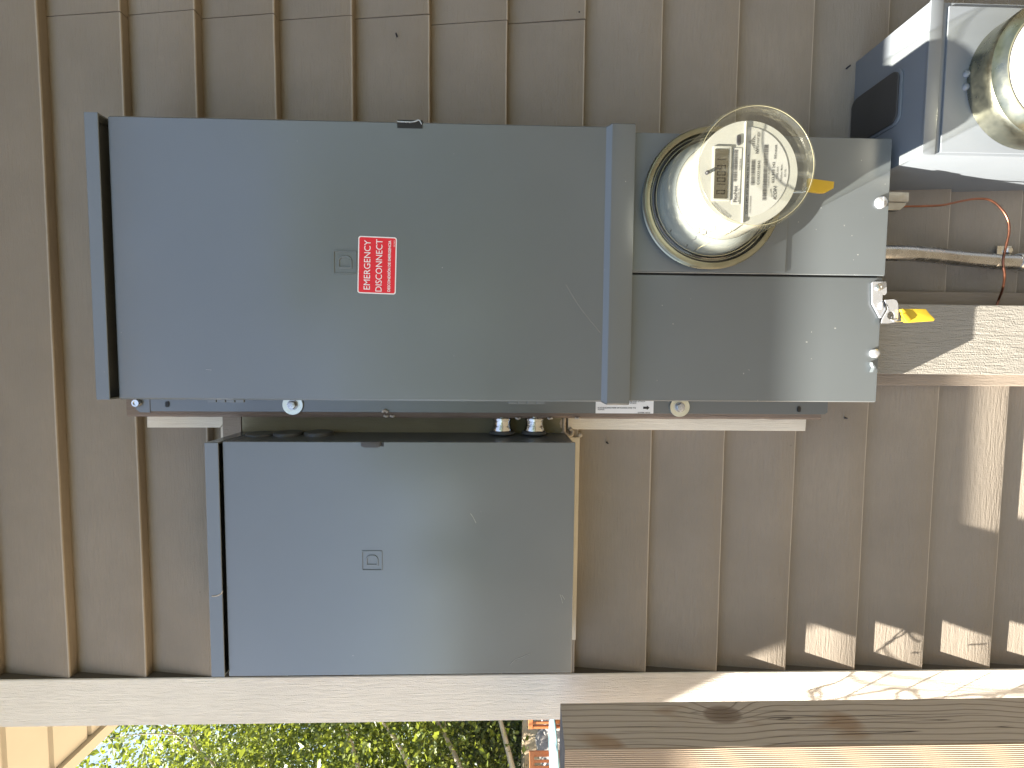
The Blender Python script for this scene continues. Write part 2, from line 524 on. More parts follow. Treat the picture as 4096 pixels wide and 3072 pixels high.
# plank under the pale board at the right
bm = bmesh.new()
pb = -.025
box(bm, -.0440, .1020, pb, -.0005, .1, .99, .0012)
obj('cover_plank', bm, M['siding_v'], wall, label='taupe upright plank beneath the main box')
bm = bmesh.new(); box(bm, -.0246, .0783, -.063, -.0255, .1, .985, .0015)
obj('batten', bm, M['post_white'], wall, label='pale upright board over the taupe plank')
# brown backing board, filler and raw trims around the panels
a = P(512, 1595, -.056); b = P(3285, 1679, -.056)
bm = bmesh.new()
n = 70; x_e = P(1700, 1672, -.056).x
rows = []
for i in range(n + 1):
    z = b.z + (a.z + .003 - b.z) * i / n
    wx = .0010 * noise.noise(Vector((z * 21, 3, 1))) + .0006 * noise.noise(Vector((z * 63, 3, 1)))
    rows.append([bm.verts.new(p) for p in ((.26, -.0555, z), (x_e + .003 + wx, -.0555, z), (x_e + wx, -.0535, z), (x_e + wx * .4, -.004, z), (.26, -.004, z))])
for p, q in zip(rows, rows[1:]):
    for k in range(5): bm.faces.new((p[k], p[(k + 1) % 5], q[(k + 1) % 5], q[k]))
bm.faces.new(rows[0]); bm.faces.new(rows[-1])
obj('backing_board', bm, M['brown'], wall, smooth='auto', label='brown backing board behind the main box')
bm = bmesh.new(); box(bm, -.135, -.04, -.0222, -.0075, 1.8900, 1.918, .001)
obj('filler_board', bm, M['siding_v'], wall, label='taupe filler piece above the olive filler board')
bm = bmesh.new(); box(bm, -.127, -.04, -.0225, -.0075, 1.397, 1.8885, .001)
obj('filler_board', bm, M['olive'], wall, label='olive filler board between the two boxes')
def raw(name, poly, y, mat):
    bm = bmesh.new(); prism(bm, poly, 'y', y, -.003, .0006, 1)
    obj(name, bm, mat, wall, label='unpainted cream trim strip beside the boxes')
t = [P(588, 1640, -.021), P(588, 1710, -.021), P(880, 1710, -.021), P(936, 1640, -.021)]
raw('trim_strip', [(q.x, q.z) for q in t], -.021, M['raw_v'])
t = [P(882, 1711, -.0205), P(884, 1800, -.0205), P(943, 1800, -.0205), P(938, 1640, -.0205)]
raw('trim_strip', [(q.x, q.z) for q in t], -.0205, M['raw_x'])
t = [P(2272, 1640, -.021), P(2272, 1717, -.021), P(3222, 1724, -.021), P(3228, 1640, -.021)]
raw('trim_strip', [(q.x, q.z) for q in t], -.021, M['raw_v'])
t = [P(2260, 1748, -.021), P(2319, 1749, -.021), P(2303, 2560, -.021), P(2250, 2560, -.021)]
raw('trim_strip', [(q.x, q.z) for q in t], -.021, M['raw_x'])
# caulk smears
def blob(bm, pts, rad, seed, flat=.5):
    q = spline(pts, 5)
    rr = [rad * (1 + .5 * noise.noise(Vector((i * .61, seed, 0)))) * (.5 if i in (0, len(q) - 1) else 1) for i in range(len(q))]
    tube(bm, q, rr, 7)
bm = bmesh.new()
blob(bm, [P(2258, 1662, -.022), P(2256, 1700, -.022), P(2259, 1732, -.022), P(2282, 1742, -.024), P(2290, 1728, -.022), P(2278, 1712, -.022)], .0028, 2)
blob(bm, [P(2246, 1668, -.020), P(2243, 1700, -.020), P(2252, 1738, -.020)], .003, 6)
obj('caulk_bead', bm, M['caulk'], wall, smooth=True)
bm = bmesh.new()
for u, s in ((1535, 3), (1560, 5), (2300, 7), (2190, 9), (2062, 11)):
    v0 = 1668 + (3 if u > 1600 else -6)
    blob(bm, [P(u, v0, -.0565), P(u + 9, v0 + 4, -.058), P(u + 20, v0 + 1, -.0565)], .0016, s)
blob(bm, [P(1528, 1650, -.0595), P(1538, 1642, -.060), P(1552, 1650, -.0595)], .0022, 31)
obj('caulk_bead', bm, plain('pale_dried_caulk', (.55, .5, .44), .6, .2, 200), wall, smooth=True)

# nails and small holes in the siding
def nail(u, v, rr=.0012, mt='ink'):
    p = P(u, v, -.0175); bm = bmesh.new()
    lathe(bm, [(0, -.0195), (rr, -.0192), (rr, -.002)], p.x, p.z, 10)
    obj('nail', bm, M[mt], wall, smooth=True)
for q in ((3385, 1673), (3398, 264), (2431, 1773), (1585, 136), (2317, 50)): nail(*q)
p = P(2320, 1741, -.0175); bm = bmesh.new(); lathe(bm, [(0, -.0205), (.003, -.0205), (.0036, -.019), (.0036, -.01)], p.x, p.z, 16)
obj('nail', bm, M['caulk'], wall, smooth=True)

# ---- roof overhang ------------------------------------------------------------------
roof = empty('roof_overhang', (0.4, 0.6, 2.945), 'cream boarded roof overhang with pale rake board beyond the corner', 'roof')
bm = bmesh.new()
ys = -.582
bw = .146
k = 0
box(bm, -1.373, 3.2, -.566, 3.4, 2.957, 3.10)
y = .635 - bw * 9
while y < 3.4:
    ya = max(y + .006, -.565)
    if y + bw - .006 > -.55:
        prism(bm, [(ya, 2.957), (ya + .004, 2.945), (y + bw - .010, 2.945), (y + bw - .004, 2.949), (y + bw - .004, 2.957)], 'x', -1.372, 3.2)
    y += bw
obj('soffit', bm, M['soffit'], roof)
bm = bmesh.new(); box(bm, -1.416, -1.3735, -.566, 3.4, 2.927, 3.14, .002)
obj('rake_board', bm, plain('pale_fascia_paint', (.58, .55, .50), .65, .04, 20), roof)
bm = bmesh.new(); box(bm, -1.416, 3.2, -.5855, -.5665, 2.945, 3.14, .002)
obj('fascia', bm, plain('pale_front_fascia_paint', (.60, .50, .38), .65, .04, 20), roof)
bm = bmesh.new()
prism(bm, [(-.605, 3.141), (-.605, 3.150), (1.5, 4.02), (3.5, 3.24), (3.5, 3.141)], 'x', -1.418, 3.3)
obj('shingles', bm, plain('grey_shingles', (.12, .11, .10), .9, .3, 30), roof)

# ==================================================================================== MAIN PANEL
YD = -.120
mp = empty('breaker_panel', (.118, 0.0, .972), 'large grey enamelled meter and breaker box with a red EMERGENCY DISCONNECT sign on its door', 'electrical box')
E = M['enamel']
bm = bmesh.new()      # open-fronted shell, a black strip stands for the shade under the hood
box(bm, -.0600, .2930, -.1000, .0, 1.330, 1.985)
box(bm, -.0600, .2930, -.029, .0, .975, 1.3295)
box(bm, -.0600, -.0575, -.108, .0, 1.9905, 2.0025)
box(bm, .2920, .2945, -.108, .0, 1.9905, 2.0025)
obj('enclosure', bm, M['enamel_dark'], mp)
bm = bmesh.new()
box(bm, -.0634, .2980, -.1235, .0, 2.0185, 2.0203, .0007)
box(bm, -.0634, .2980, -.1255, -.1238, 2.0030, 2.0203, .0007)
box(bm, -.0634, -.0612, -.1235, .0, 2.0040, 2.0183)
box(bm, .2960, .2980, -.1235, .0, 2.0040, 2.0183)
obj('hood', bm, E, mp)
# door: a pan with rolled edges and a joggled lower flange
bm = bmesh.new()
zz = [1.9962, 1.9955, 1.9935, 1.70, 1.3610, 1.3540, 1.3250, 1.3236, 1.3232]
yy = [-.1165, -.1190, -.1200, -.1200, -.1200, -.1246, -.1246, -.1240, -.1220]
grow = [0, 0, 0, 0, 0, .0026, .0026, .0022, .0018]
secs = [(-.0634, -.1120), (-.0634, None, .0022), (-.0612, None, 0.0), (.10, None, 0.0), (.2952, None, 0.0), (.2974, None, .0022), (.2974, -.1120)]
rows = []
for z, yv, gr in zip(zz, yy, grow):
    row = []
    for s in secs:
        xx = s[0] + (-gr * 1.4 if s[0] < -.05 else gr if s[0] > .29 else 0)
        yq = s[1] if s[1] is not None else yv + s[2]
        row.append(bm.verts.new((xx, yq, z)))
    rows.append(row)
for a, b in zip(rows, rows[1:]):
    for k in range(len(a) - 1): bm.faces.new((a[k], a[k + 1], b[k + 1], b[k]))
for rw in (rows[0], rows[-1]):
    bk = [bm.verts.new((v.co.x, -.112, v.co.z)) for v in rw[1:-1]]
    prv = [rw[0]] + bk + [rw[-1]]
    for k in range(len(rw) - 1):
        q = [rw[k], rw[k + 1], prv[k + 1], prv[k]]
        q = [v for i, v in enumerate(q) if v not in q[:i]]
        if len(q) > 2: bm.faces.new(q)
# inner returned lip
box(bm, -.0628, .2968, -.1145, -.1125, 1.3245, 1.9955)
door = obj('door', bm, E, mp, smooth='auto')
def emblem(parent, p, s, y0):
    """embossed square with a rounded letter inside, as pressed into the doors"""
    bm = bmesh.new()
    cx, cz = p
    def frame(po, pi, y1):
        n = len(po)
        vo = [bm.verts.new((a, y0 + .0008, b)) for a, b in po]
        vm = [bm.verts.new(((a * .25 + c * .75), y1, (b * .25 + dd * .75))) for (a, b), (c, dd) in zip(po, pi)]
        vm2 = [bm.verts.new(((a * .75 + c * .25), y1, (b * .75 + dd * .25))) for (a, b), (c, dd) in zip(po, pi)]
        vi = [bm.verts.new((a, y0 + .0008, b)) for a, b in pi]
        for i in range(n):
            j = (i + 1) % n
            bm.faces.new((vo[i], vo[j], vm2[j], vm2[i])); bm.faces.new((vm2[i], vm2[j], vm[j], vm[i])); bm.faces.new((vm[i], vm[j], vi[j], vi[i]))
    def rr(h, rad, w=None): return [(cx + a, cz + b) for a, b in rrect(-h if w is None else w[0], h if w is None else w[1], -h, h, rad)]
    frame(rr(s, .0012), rr(s * .86, .0009), y0 - .0012)
    def dshape(x0, x1, z0, z1, rad):
        out = []
        for qx, qz, a0, q in ((x1 - rad, z1 - rad, 0, rad), (x0 + .0004, z1 - .0004, 90, .0004), (x0 + .0004, z0 + .0004, 180, .0004), (x1 - rad, z0 + rad, 270, rad)):
            for i in range(6):
                t = R_(a0 + 18 * i); out.append((cx + qx + q * math.cos(t), cz + qz + q * math.sin(t)))
        return out
    frame(dshape(-s * .55, s * .6, -s * .62, s * .62, s * .5), dshape(-s * .30, s * .36, -s * .42, s * .42, s * .28), y0 - .0013)
    return obj('emblem', bm, E, parent, smooth='auto')
emblem(door, (.1175, 1.700), .0155, YD)
# latch on the door edge
bm = bmesh.new()
l0 = P(1589, 500, -.1205); l1 = P(1690, 502, -.1205)
box(bm, l1.x - .0036, .2990, -.1208, -.1130, l1.z, l0.z)
obj('latch_slot', bm, M['black'], door)
bm = bmesh.new()
q = [P(1589, 484, -.1215), P(1600, 486, -.1215), P(1645, 487, -.1215), P(1662, 484, -.1215), P(1672, 479, -.1215), P(1682, 483, -.1215), P(1688, 497, -.1215)]
for a, b in zip(q, q[1:]):
    vs = [bm.verts.new(c) for c in (a + Vector((0, -.001, 0)), b + Vector((0, -.001, 0)), b + Vector((0, .010, 0)), a + Vector((0, .010, 0)))]
    bm.faces.new(vs)
bmesh.ops.remove_doubles(bm, verts=bm.verts, dist=1e-5)
bmesh.ops.solidify(bm, geom=bm.faces, thickness=.0012)
obj('latch', bm, M['chrome'], door)

# warning sign
sc_c = Vector((.1142, 0, 1.6586)); ang = R_(-1.6)
ca, sa = math.cos(ang), math.sin(ang)
def SG(a, b): return (sc_c.x + a * ca - b * sa, sc_c.z + a * sa + b * ca)
bm = bmesh.new()
prism(bm, [SG(*q) for q in rrect(-.0369, .0369, -.0249, .0249, .0032)], 'y', YD - .0004, YD + .0002)
sign = obj('warning_sign', bm, M['white'], mp, label='red EMERGENCY DISCONNECT sign with white lettering and border')
bm = bmesh.new()
prism(bm, [SG(*q) for q in rrect(-.0355, .0355, -.0235, .0235, .0022)], 'y', YD - .00055, YD - .0003)
obj('sign_panel', bm, M['red'], sign)
bm = bmesh.new()
def st(s, a0, a1, b0, h, bold=.0):
    text_mesh(bm, s, 0, a1 - a0, 0, YD - .0007, h, rot=lambda a, b: SG(a0 + a, b0 + b), bold=bold)
st('EMERGENCY', -.0318, .0318, .0088, .0083, .0)
st('DISCONNECT', -.0338, .0335, -.0065, .0083, .0)
st('DESCONEXIÓN DE EMERGENCIA', -.0333, .0325, -.0175, .0034, .02)
st('GEE SAFETY', .0245, .0332, -.0225, .0013, .01)
obj('lettering', bm, M['white'], sign, recalc=False)

# covers below the door
bm = bmesh.new()
box(bm, .1112, .2942, -.1095, -.030, .9705, 1.345, .0022, 3)
cv = obj('meter_cover', bm, E, mp, smooth='auto')
bm = bmesh.new()
prism(bm, rrect(.1127, .2937, 1.1110, 1.345, .003), 'y', -.1120, -.1090, .0011, 2)
obj('raised_panel', bm, E, cv, smooth='auto')
bm = bmesh.new()
box(bm, -.0628, .1088, -.1095, -.030, .9735, 1.345, .0022, 3)
cv2 = obj('breaker_cover', bm, E, mp, smooth='auto')
bm = bmesh.new(); box(bm, -.058, .292, -.1005, -.0995, 1.9855, 2.0020)  # black strip put in to paint the shade of the hood gap
obj('gap_shade', bm, M['black'], mp)
bm = bmesh.new(); box(bm, .1089, .1111, -.104, -.032, .978, 1.33)  # painted shade again, in the slot between the covers
obj('gap_shade', bm, M['black'], mp)
bm = bmesh.new(); prism(bm, rrect(.0470, .1000, .9725, .9755, .0005), 'y', -.1099, -.104)
obj('cover_slot', bm, M['black'], cv2)
# flange plate down the left side
YF = -.0575
bm = bmesh.new()
f0 = P(600, 1645, YF); f1 = P(3310, 1658, YF)
prism(bm, [(-.02, f0.z), (f0.x, f0.z), (f1.x, f1.z + .004), (f1.x + .0035, f1.z), (-.02, f1.z)], 'y', YF, -.0556, .0003, 1)
g0 = P(545, 1646, YF); g1 = P(602, 1646, YF)
prism(bm, [(-.02, g0.z), (g0.x + .004, g0.z), (g0.x - .0012, g0.z - .005), (g0.x - .0012, g1.z), (-.02, g1.z)], 'y', YF - .0008, -.0562, .0003, 1)
fl = obj('mounting_flange', bm, E, mp)
for u, v in ((670, 1617), (3195, 1637)):
    bm = bmesh.new()
    p = P(u, v, YF); prism(bm, rrect(p.x - .0042, p.x + .0042, p.z - .0026, p.z + .0026, .0024), 'y', YF - .0013, YF + .0002)
    obj('slot_hole', bm, M['black'], fl)
# fastener at the top of the flange
p = P(553, 1611, YF)
bm = bmesh.new()
lathe(bm, [(0, -.0625), (.0028, -.0625), (.0032, -.0640), (.0050, -.0640), (.0062, -.0615), (.0062, -.0575)], p.x, p.z, 24)
obj('pan_screw', bm, M['zinc'], mp, smooth='auto')
# fender washers with hex bolts
for (u, v, a0) in ((1171, 1619, 20), (2719, 1628, 5)):
    p = P(u, v, -.0595); bm = bmesh.new()
    R0 = .0148
    lathe(bm, [(.0045, -.0600), (R0 - .0004, -.0603), (R0, -.0597), (R0, -.0583)], p.x, p.z, 48)
    wsh = obj('washer', bm, M['washer'], mp, smooth='auto')
    bm = bmesh.new()
    hx = [(p.x + .0062 * math.cos(R_(a0 + 60 * i)), p.z + .0062 * math.sin(R_(a0 + 60 * i))) for i in range(6)]
    lathe(bm, [(.0005, -.0612), (.0074, -.0612), (.0078, -.0600)], p.x, p.z, 24)
    prism(bm, hx, 'y', -.0662, -.0605, .0006, 2)
    obj('hex_bolt', bm, M['chrome'], wsh, smooth='auto')
# instruction label on the flange, half hidden by the box
bm = bmesh.new()
a = P(2383, 1612, YF); b = P(2613, 1654, YF)
prism(bm, [(a.x + .03, a.z), (b.x, a.z), (b.x, b.z), (a.x + .03, b.z)], 'y', YF - .0003, YF + .0001)
lab = obj('instruction_label', bm, M['white'], mp, label='white instruction label with a black arrow, half hidden by the door flange')
bm = bmesh.new()
def lt(s, u0, u1, v, h, bold=.02):
    q0 = P(u0, v, YF); q1 = P(u1, v, YF)
    L = q0.z - q1.z
    text_mesh(bm, s, 0, L, 0, YF - .0006, h, rot=lambda a, b: (q0.x + b, q0.z - a), bold=bold)
lt('PLACE BUILDING PAPER OR FLASHING OVER THE', 2391, 2543, 1633.5, .0019)
lt('FLANGE.', 2391, 2418, 1640, .0019)
lt('GRADE LINE AND ATTACH', 2489, 2579, 1608, .0019)
lt('BUILDING STUDS.', 2478, 2546, 1615, .0019)
lt('EAV87889  REV-02', 2551, 2600, 1652.5, .0017)
q0 = P(2572, 1631, YF); s = .0010
arrow = [(0, 2), (6.3, 2), (6.3, 4), (11, 0), (6.3, -4), (6.3, -2), (0, -2)]
vs = [bm.verts.new((q0.x + bb * .00085, YF - .0006, q0.z - aa * .00088)) for aa, bb in arrow]
bm.faces.new(vs)
obj('lettering', bm, M['ink'], lab, recalc=False)
# hasp on the lower cover
bm = bmesh.new()
q = [P(u, v, -.1112) for u, v in ((3485, 1132), (3490, 1127), (3543, 1127), (3545, 1172), (3538, 1180), (3528, 1180), (3527, 1200), (3538, 1215), (3540, 1240), (3523, 1272), (3517, 1272), (3486, 1215))]
prism(bm, [(c.x, c.z) for c in q], 'y', -.1128, -.1104, .0004, 1)
hasp = obj('hasp', bm, M['chrome'], mp, smooth='auto')
bm = bmesh.new()
def ringpoly(bm, outer, inner, y0, y1):
    n = len(outer)
    A = [[bm.verts.new((c[0], yv, c[1])) for c in ring] for ring in (outer, inner) for yv in (y0, y1)]
    for i in range(n):
        j = (i + 1) % n
        for a, b in ((0, 2), (2, 3), (3, 1), (1, 0)):
            bm.faces.new((A[a][i], A[a][j], A[b][j], A[b][i]))
c0 = P(3563, 1262, -.116)
outer = [P(u, v, -.116) for u, v in ((3592, 1262), (3590, 1280), (3578, 1290), (3550, 1294), (3526, 1293), (3528, 1280), (3534, 1268), (3545, 1250), (3553, 1236), (3549, 1220), (3540, 1206), (3540, 1200), (3572, 1197), (3585, 1202), (3591, 1215), (3592, 1240))]
n = len(outer)
inner = []
for o_ in outer:
    dv = (Vector((o_.x, 0, o_.z)) - Vector((c0.x, 0, c0.z))).normalized()
    inner.append((c0.x + dv.x * .0056, c0.z + dv.z * .0056))
ringpoly(bm, [(c.x, c.z) for c in outer], inner, -.1165, -.1148)
box(bm, .0655, .0745, -.1165, -.110, .9768, .9790, .0004)
obj('hasp_eye', bm, M['chrome'], mp, smooth='auto', label='flat bright eye plate of the hasp')
p = P(3514, 1150, -.113); bm = bmesh.new()
lathe(bm, [(0, -.1150), (.0018, -.1150), (.0022, -.1160), (.0044, -.1150), (.0050, -.1128)], p.x, p.z, 24)
obj('rivet', bm, M['zinc'], hasp, smooth='auto')
p = P(3497, 1413, -.111); bm = bmesh.new()
lathe(bm, [(0, -.1165), (.0035, -.1160), (.0058, -.1140), (.0062, -.1120), (.0062, -.1094)], p.x, p.z, 24)
obj('cover_screw', bm, M['chrome'], cv2, smooth='auto')
bm = bmesh.new()
q = [P(u, v, -.1125) for u, v in ((3484, 1449), (3492, 1460), (3499, 1470), (3490, 1487), (3482, 1489), (3490, 1471), (3483, 1459))]
prism(bm, [(c.x, c.z) for c in q], 'y', -.1155, -.1098, .0003, 1)
obj('lance_tab', bm, E, cv2, smooth='auto')
p = P(3529, 808, -.113); bm = bmesh.new()
lathe(bm, [(0, -.1155), (.004, -.1152), (.0075, -.1130), (.0082, -.1115), (.0082, -.1093)], p.x, p.z, 28)
box(bm, p.x - .0062, p.x + .0062, -.1158, -.1148, p.z - .0007, p.z + .0007)
obj('cover_screw', bm, M['chrome'], cv, smooth='auto')
# hinge knuckles on the door edge
for u0 in (830, 2035):
    bm = bmesh.new()
    for k in range(4):
        p0 = P(u0 + k * 37, 1600, -.112); p1 = P(u0 + k * 37 + 34, 1600, -.112)
        box(bm, -.0675, -.0632, -.1120, -.1080, p1.z, p0.z, .0008)
    obj('hinge', bm, E, mp)

# ==================================================================================== SUB PANEL
sp_ = empty('breaker_panel', (-.284, 0.0, 1.3935), 'smaller grey breaker box with a plain door beside the white corner board', 'electrical box')
bm = bmesh.new(); box(bm, -.4450, -.1215, -.1030, .0, 1.3950, 1.8600, .0008)
box(bm, -.4450, -.4432, -.1030, 0, 1.8605, 1.872); box(bm, -.1235, -.1215, -.1030, 0, 1.8605, 1.872)
obj('enclosure', bm, M['enamel_dark'], sp_)
bm = bmesh.new()
box(bm, -.4455, -.1213, -.1135, .0, 1.8885, 1.8903, .0006)
box(bm, -.4455, -.1213, -.1155, -.1138, 1.8722, 1.8903, .0006)
prism(bm, [(-.1135, 1.8884), (-.1135, 1.8735), (-.060, 1.8700), (-.01, 1.8640), (-.01, 1.8884)], 'x', -.1230, -.1210)
prism(bm, [(-.1135, 1.8884), (-.1135, 1.8735), (-.060, 1.8700), (-.01, 1.8640), (-.01, 1.8884)], 'x', -.4455, -.4435)
obj('hood', bm, E, sp_)
bm = bmesh.new(); box(bm, -.4486, -.1205, -.1105, -.1050, 1.3930, 1.8695, .0012, 3)
door2 = obj('door', bm, E, sp_, smooth='auto')
emblem(door2, (-.2850, 1.6713), .0143, -.1105)
bm = bmesh.new()
l0 = P(1441, 1768, -.1115); l1 = P(1532, 1768, -.1115)
prism(bm, [(-.1195, l0.z - .001), (-.1258, l0.z - .001), (-.1278, l0.z - .006), (-.1278, l1.z + .007), (-.1258, l1.z + .003), (-.1195, l1.z + .003)], 'y', -.1130, -.1100, .0007, 2)
lt2 = obj('latch', bm, M['dark'], door2, smooth='auto')
bm = bmesh.new()
box(bm, -.1265, -.1210, -.1109, -.1060, l1.z - .0008, l1.z + .0026)
obj('latch_slot', bm, M['black'], door2)
for (z0, yc, lift) in ((1.8085, -.048, .0045), (1.7640, -.046, .0050), (1.8470, -.050, .003)):
    bm = bmesh.new()
    prof = [(0, -.1215 + lift), (.0195, -.1215 + lift), (.0205, -.1222 + lift), (.0205, -.1216)]
    lathe(bm, prof, yc, z0, 36, axis='x')
    obj('knockout', bm, M['enamel_dark'], sp_, smooth='auto')

SC_M = plain('pale_scuff', (.30, .31, .30), .6, .3, 300)
for par, yv, pl in ((door2, -.1107, [(1882, 2054), (1893, 2070), (1904, 2092)]), (door2, -.1107, [(2240, 2378), (2246, 2395), (2250, 2412)]), (door2, -.1107, [(2247, 2380), (2259, 2398)]), (door2, -.1107, [(2040, 2660), (2060, 2640), (2085, 2630), (2120, 2615)]),
                    (door, -.1202, [(824, 1478), (836, 1479), (846, 1480)]), (door, -.1202, [(2265, 1140), (2320, 1230), (2400, 1330)])):
    bm = bmesh.new(); tube(bm, spline([P(u, v, yv) for u, v in pl], 4), .00026 if par is door2 else .00016, 5)
    obj('scuff_mark', bm, SC_M, par)
bm = bmesh.new(); tube(bm, spline([P(848, 2385, -.1157), P(868, 2383, -.1158), P(885, 2374, -.1157), P(890, 2364, -.1157)], 4), .0008, 6)
obj('scuff_mark', bm, M['caulk'], sp_)

# pipe couplings joining the two boxes
def coupling(u, lab):
    p = P(u, 1720, -.040)
    z = p.z; yc = -.0405
    e = empty('conduit_connector', (-.122, yc, z), lab, 'pipe fitting', 'steel connectors joining the two boxes')
    bm = bmesh.new()
    lathe(bm, [(.0185, -.1195), (.0192, -.1180), (.0180, -.1160), (.0160, -.1150)], yc, z, 32, axis='x')
    obj('lock_nut', bm, M['enamel_dark'], e, smooth='auto')
    bm = bmesh.new()
    lathe(bm, [(.0128, -.1165), (.0158, -.1150), (.0160, -.1125), (.0140, -.1075), (.0133, -.1040), (.0135, -.0990), (.0146, -.0985), (.0146, -.0965), (.0135, -.0960), (.0146, -.0935), (.0147, -.0915), (.0147, -.0500)], yc, z, 40, axis='x')
    obj('body', bm, metal('bright_zinc_casting', (.66, .66, .65), .13, .12, .0003, 50), e, smooth='auto')
    return e
coupling(2008, 'bright steel connector between the boxes, nearer the hood end')
e2 = coupling(2137, 'steel connector with stamped lettering, nearer the bottom end of the smaller box')
bm = bmesh.new()
def wrap(s, z0, z1, x, h):
    yc = -.0405; zc = P(2137, 1720, -.040).z
    # stamped lettering wrapped on the cylinder facing the camera
    vs0 = len(bm.verts)
    text_mesh(bm, s, 0, z0 - z1, 0, 0, h, rot=lambda a, b: (x + b, z0 - a), bold=.01)
    bm.verts.ensure_lookup_table()
    for v in bm.verts[vs0:]:
        t = max(-.0134, min(.0134, v.co.z - zc)); v.co.y = yc - math.sqrt(.01365 ** 2 - t ** 2) - .0004
zc = P(2137, 1720, -.040).z
wrap('RAINTIGHT COMP', zc + .0120, zc - .0010, -.1015, .0012); wrap('3/4 EMT 21', zc + .0120, zc + .001, -.1040, .0012); wrap('STEEL  75', zc + .0112, zc + .001, -.1065, .0013)
obj('lettering', bm, M['ink_soft'], e2, recalc=False)

# ==================================================================================== METER
MX, MZ = .2056, 1.2205
mt = empty('electricity_meter', (MX, -.112, MZ - .09), 'round clear-domed electricity meter with a digital display, in its socket ring', 'meter')
bm = bmesh.new()
R0 = .0912
lathe(bm, [(R0 - .002, -.1115), (R0 - .002, -.1135), (R0 - .004, -.1150), (R0 - .004, -.1220), (R0, -.1235), (R0 + .0005, -.1265), (R0 - .001, -.1288), (R0 - .004, -.1296), (R0 - .0075, -.1288), (R0 - .0085, -.1260), (R0 - .0085, -.1180)], MX, MZ, 96)
# clamp screw lug of the ring
box(bm, MX - .006, MX + .006, -.1285, -.1150, MZ - R0 - .006, MZ - R0 + .003, .001)
obj('socket_ring', bm, M['yzinc'], mt, smooth='auto', label='yellowish zinc socket ring')
bm = bmesh.new()
lathe(bm, [(.0832, -.1160), (.0832, -.1240), (.0775, -.1262), (.0760, -.1240), (.0740, -.1180), (0, -.1170)], MX, MZ, 80)
obj('base', bm, M['black'], mt, smooth='auto')
bm = bmesh.new()
lathe(bm, [(.0735, -.1181), (.0720, -.1320), (.0640, -.1500), (.0600, -.1560)], MX, MZ, 80)
obj('inner_skirt', bm, M['module_grey'], mt, smooth=True)
bm = bmesh.new()
lathe(bm, [(.0596, -.1555), (.0588, -.1600), (.0582, -.2130), (.0574, -.2146), (0, -.2150)], MX, MZ, 96)
mod = obj('module', bm, M['module'], mt, smooth='auto')
# faceplate
YP = -.2152
bm = bmesh.new()
lathe(bm, [(.0574, -.2147), (.0572, YP), (0, YP - .0002)], MX, MZ, 96)
fp = obj('faceplate', bm, M['plate'], mt, smooth='auto')
bm = bmesh.new()
prism(bm, [(MX - .0555, 1.2240), (MX - .0555, 1.2258), (MX + .0555, 1.2258), (MX + .0555, 1.2240)], 'y', YP - .0022, YP, .0004, 1)
prism(bm, rrect(.1742, .2345, 1.2396, 1.2612, .0014), 'y', YP - .0016, YP, .0008, 2)
obj('ridge', bm, M['plate'], fp, smooth='auto')
bm = bmesh.new()
prism(bm, rrect(.1764, .2308, 1.2437, 1.2590, .0006), 'y', YP - .0020, YP - .0002)
obj('display', bm, M['lcd'], fp)
bm = bmesh.new()
YT2 = YP - .0022
def seg7(x, z, w, h, on):
    t = .0009
    S = {'a': (0, w, h - t, h), 'g': (0, w, h / 2 - t / 2, h / 2 + t / 2), 'd': (0, w, 0, t), 'f': (0, t, h / 2 + .0004, h), 'e': (0, t, 0, h / 2 - .0004), 'b': (w - t, w, h / 2 + .0004, h), 'c': (w - t, w, 0, h / 2 - .0004)}
    for k in on:
        a0, a1, b0, b1 = S[k]
        vs = [bm.verts.new((x + a0 * 1, YT2, z + b0)), bm.verts.new((x + a1, YT2, z + b0)), bm.verts.new((x + a1, YT2, z + b1)), bm.verts.new((x + a0, YT2, z + b1))]
        bm.faces.new(vs)
DG = {'0': 'abcdef', '1': 'bc', '4': 'fgbc', '9': 'abcdfg', '6': 'acdefg'}
for i, ch in enumerate('010091'):
    seg7(.1812 + i * .0068, 1.2468, .0045, .0095, DG[ch])
obj('digits', bm, M['lcd_dark'], fp, recalc=False)
bm = bmesh.new()
prism(bm, rrect(.2355, .2473, 1.2296, 1.2345, .0024), 'y', YP - .0012, YP, .0004, 1)
obj('optical_port', bm, M['ink'], fp)
bm = bmesh.new()
lathe(bm, [(0, YP - .0050), (.0016, YP - .0046), (.0022, YP - .0030), (.0020, YP - .001), (.0018, YP)], .2046, 1.2672, 20)
obj('indicator_lamp', bm, M['ink'], fp, smooth=True)
bm = bmesh.new()
prism(bm, [(.1710, 1.2290), (.2327, 1.2280), (.2327, 1.2376), (.1710, 1.2378)], 'y', YP - .0006, YP)
pts = [(MX - .0505, 1.2233)]
n = 26
c0, rr0 = (MX + .001, 1.2240), .0495
pts = [(c0[0] + rr0 * math.cos(R_(180 + 180 * i / n)), c0[1] + rr0 * .985 * math.sin(R_(180 + 180 * i / n)) - .0012) for i in range(n + 1)]
prism(bm, pts, 'y', YP - .0006, YP)
lb = obj('data_label', bm, M['label'], fp)
bm = bmesh.new()
TY = YP - .0009
def T(s, x0, x1, z, h, bold=.0, slant=0.): text_mesh(bm, s, x0, x1, z, TY, h, bold=bold, slant=slant)
T('CL200 240V 3W 60Hz FM2S Kh 1 30TA', .1604, .2257, 1.2195, .0023, .015)
T('CC033318243', .1927, .2191, 1.2073, .0026, .02)
T('033 318 243', .1949, .2177, 1.1903, .0027, .02)
T('TYPE iSA3', .1995, .2127, 1.1861, .0018, .015)
T('Watthour Meter', .1968, .2156, 1.1817, .0018, .015)
T('01/16', .2020, .2102, 1.1772, .0021, .01)
T('iCON', .1766, .1908, 1.1872, .0036, .02, .25)
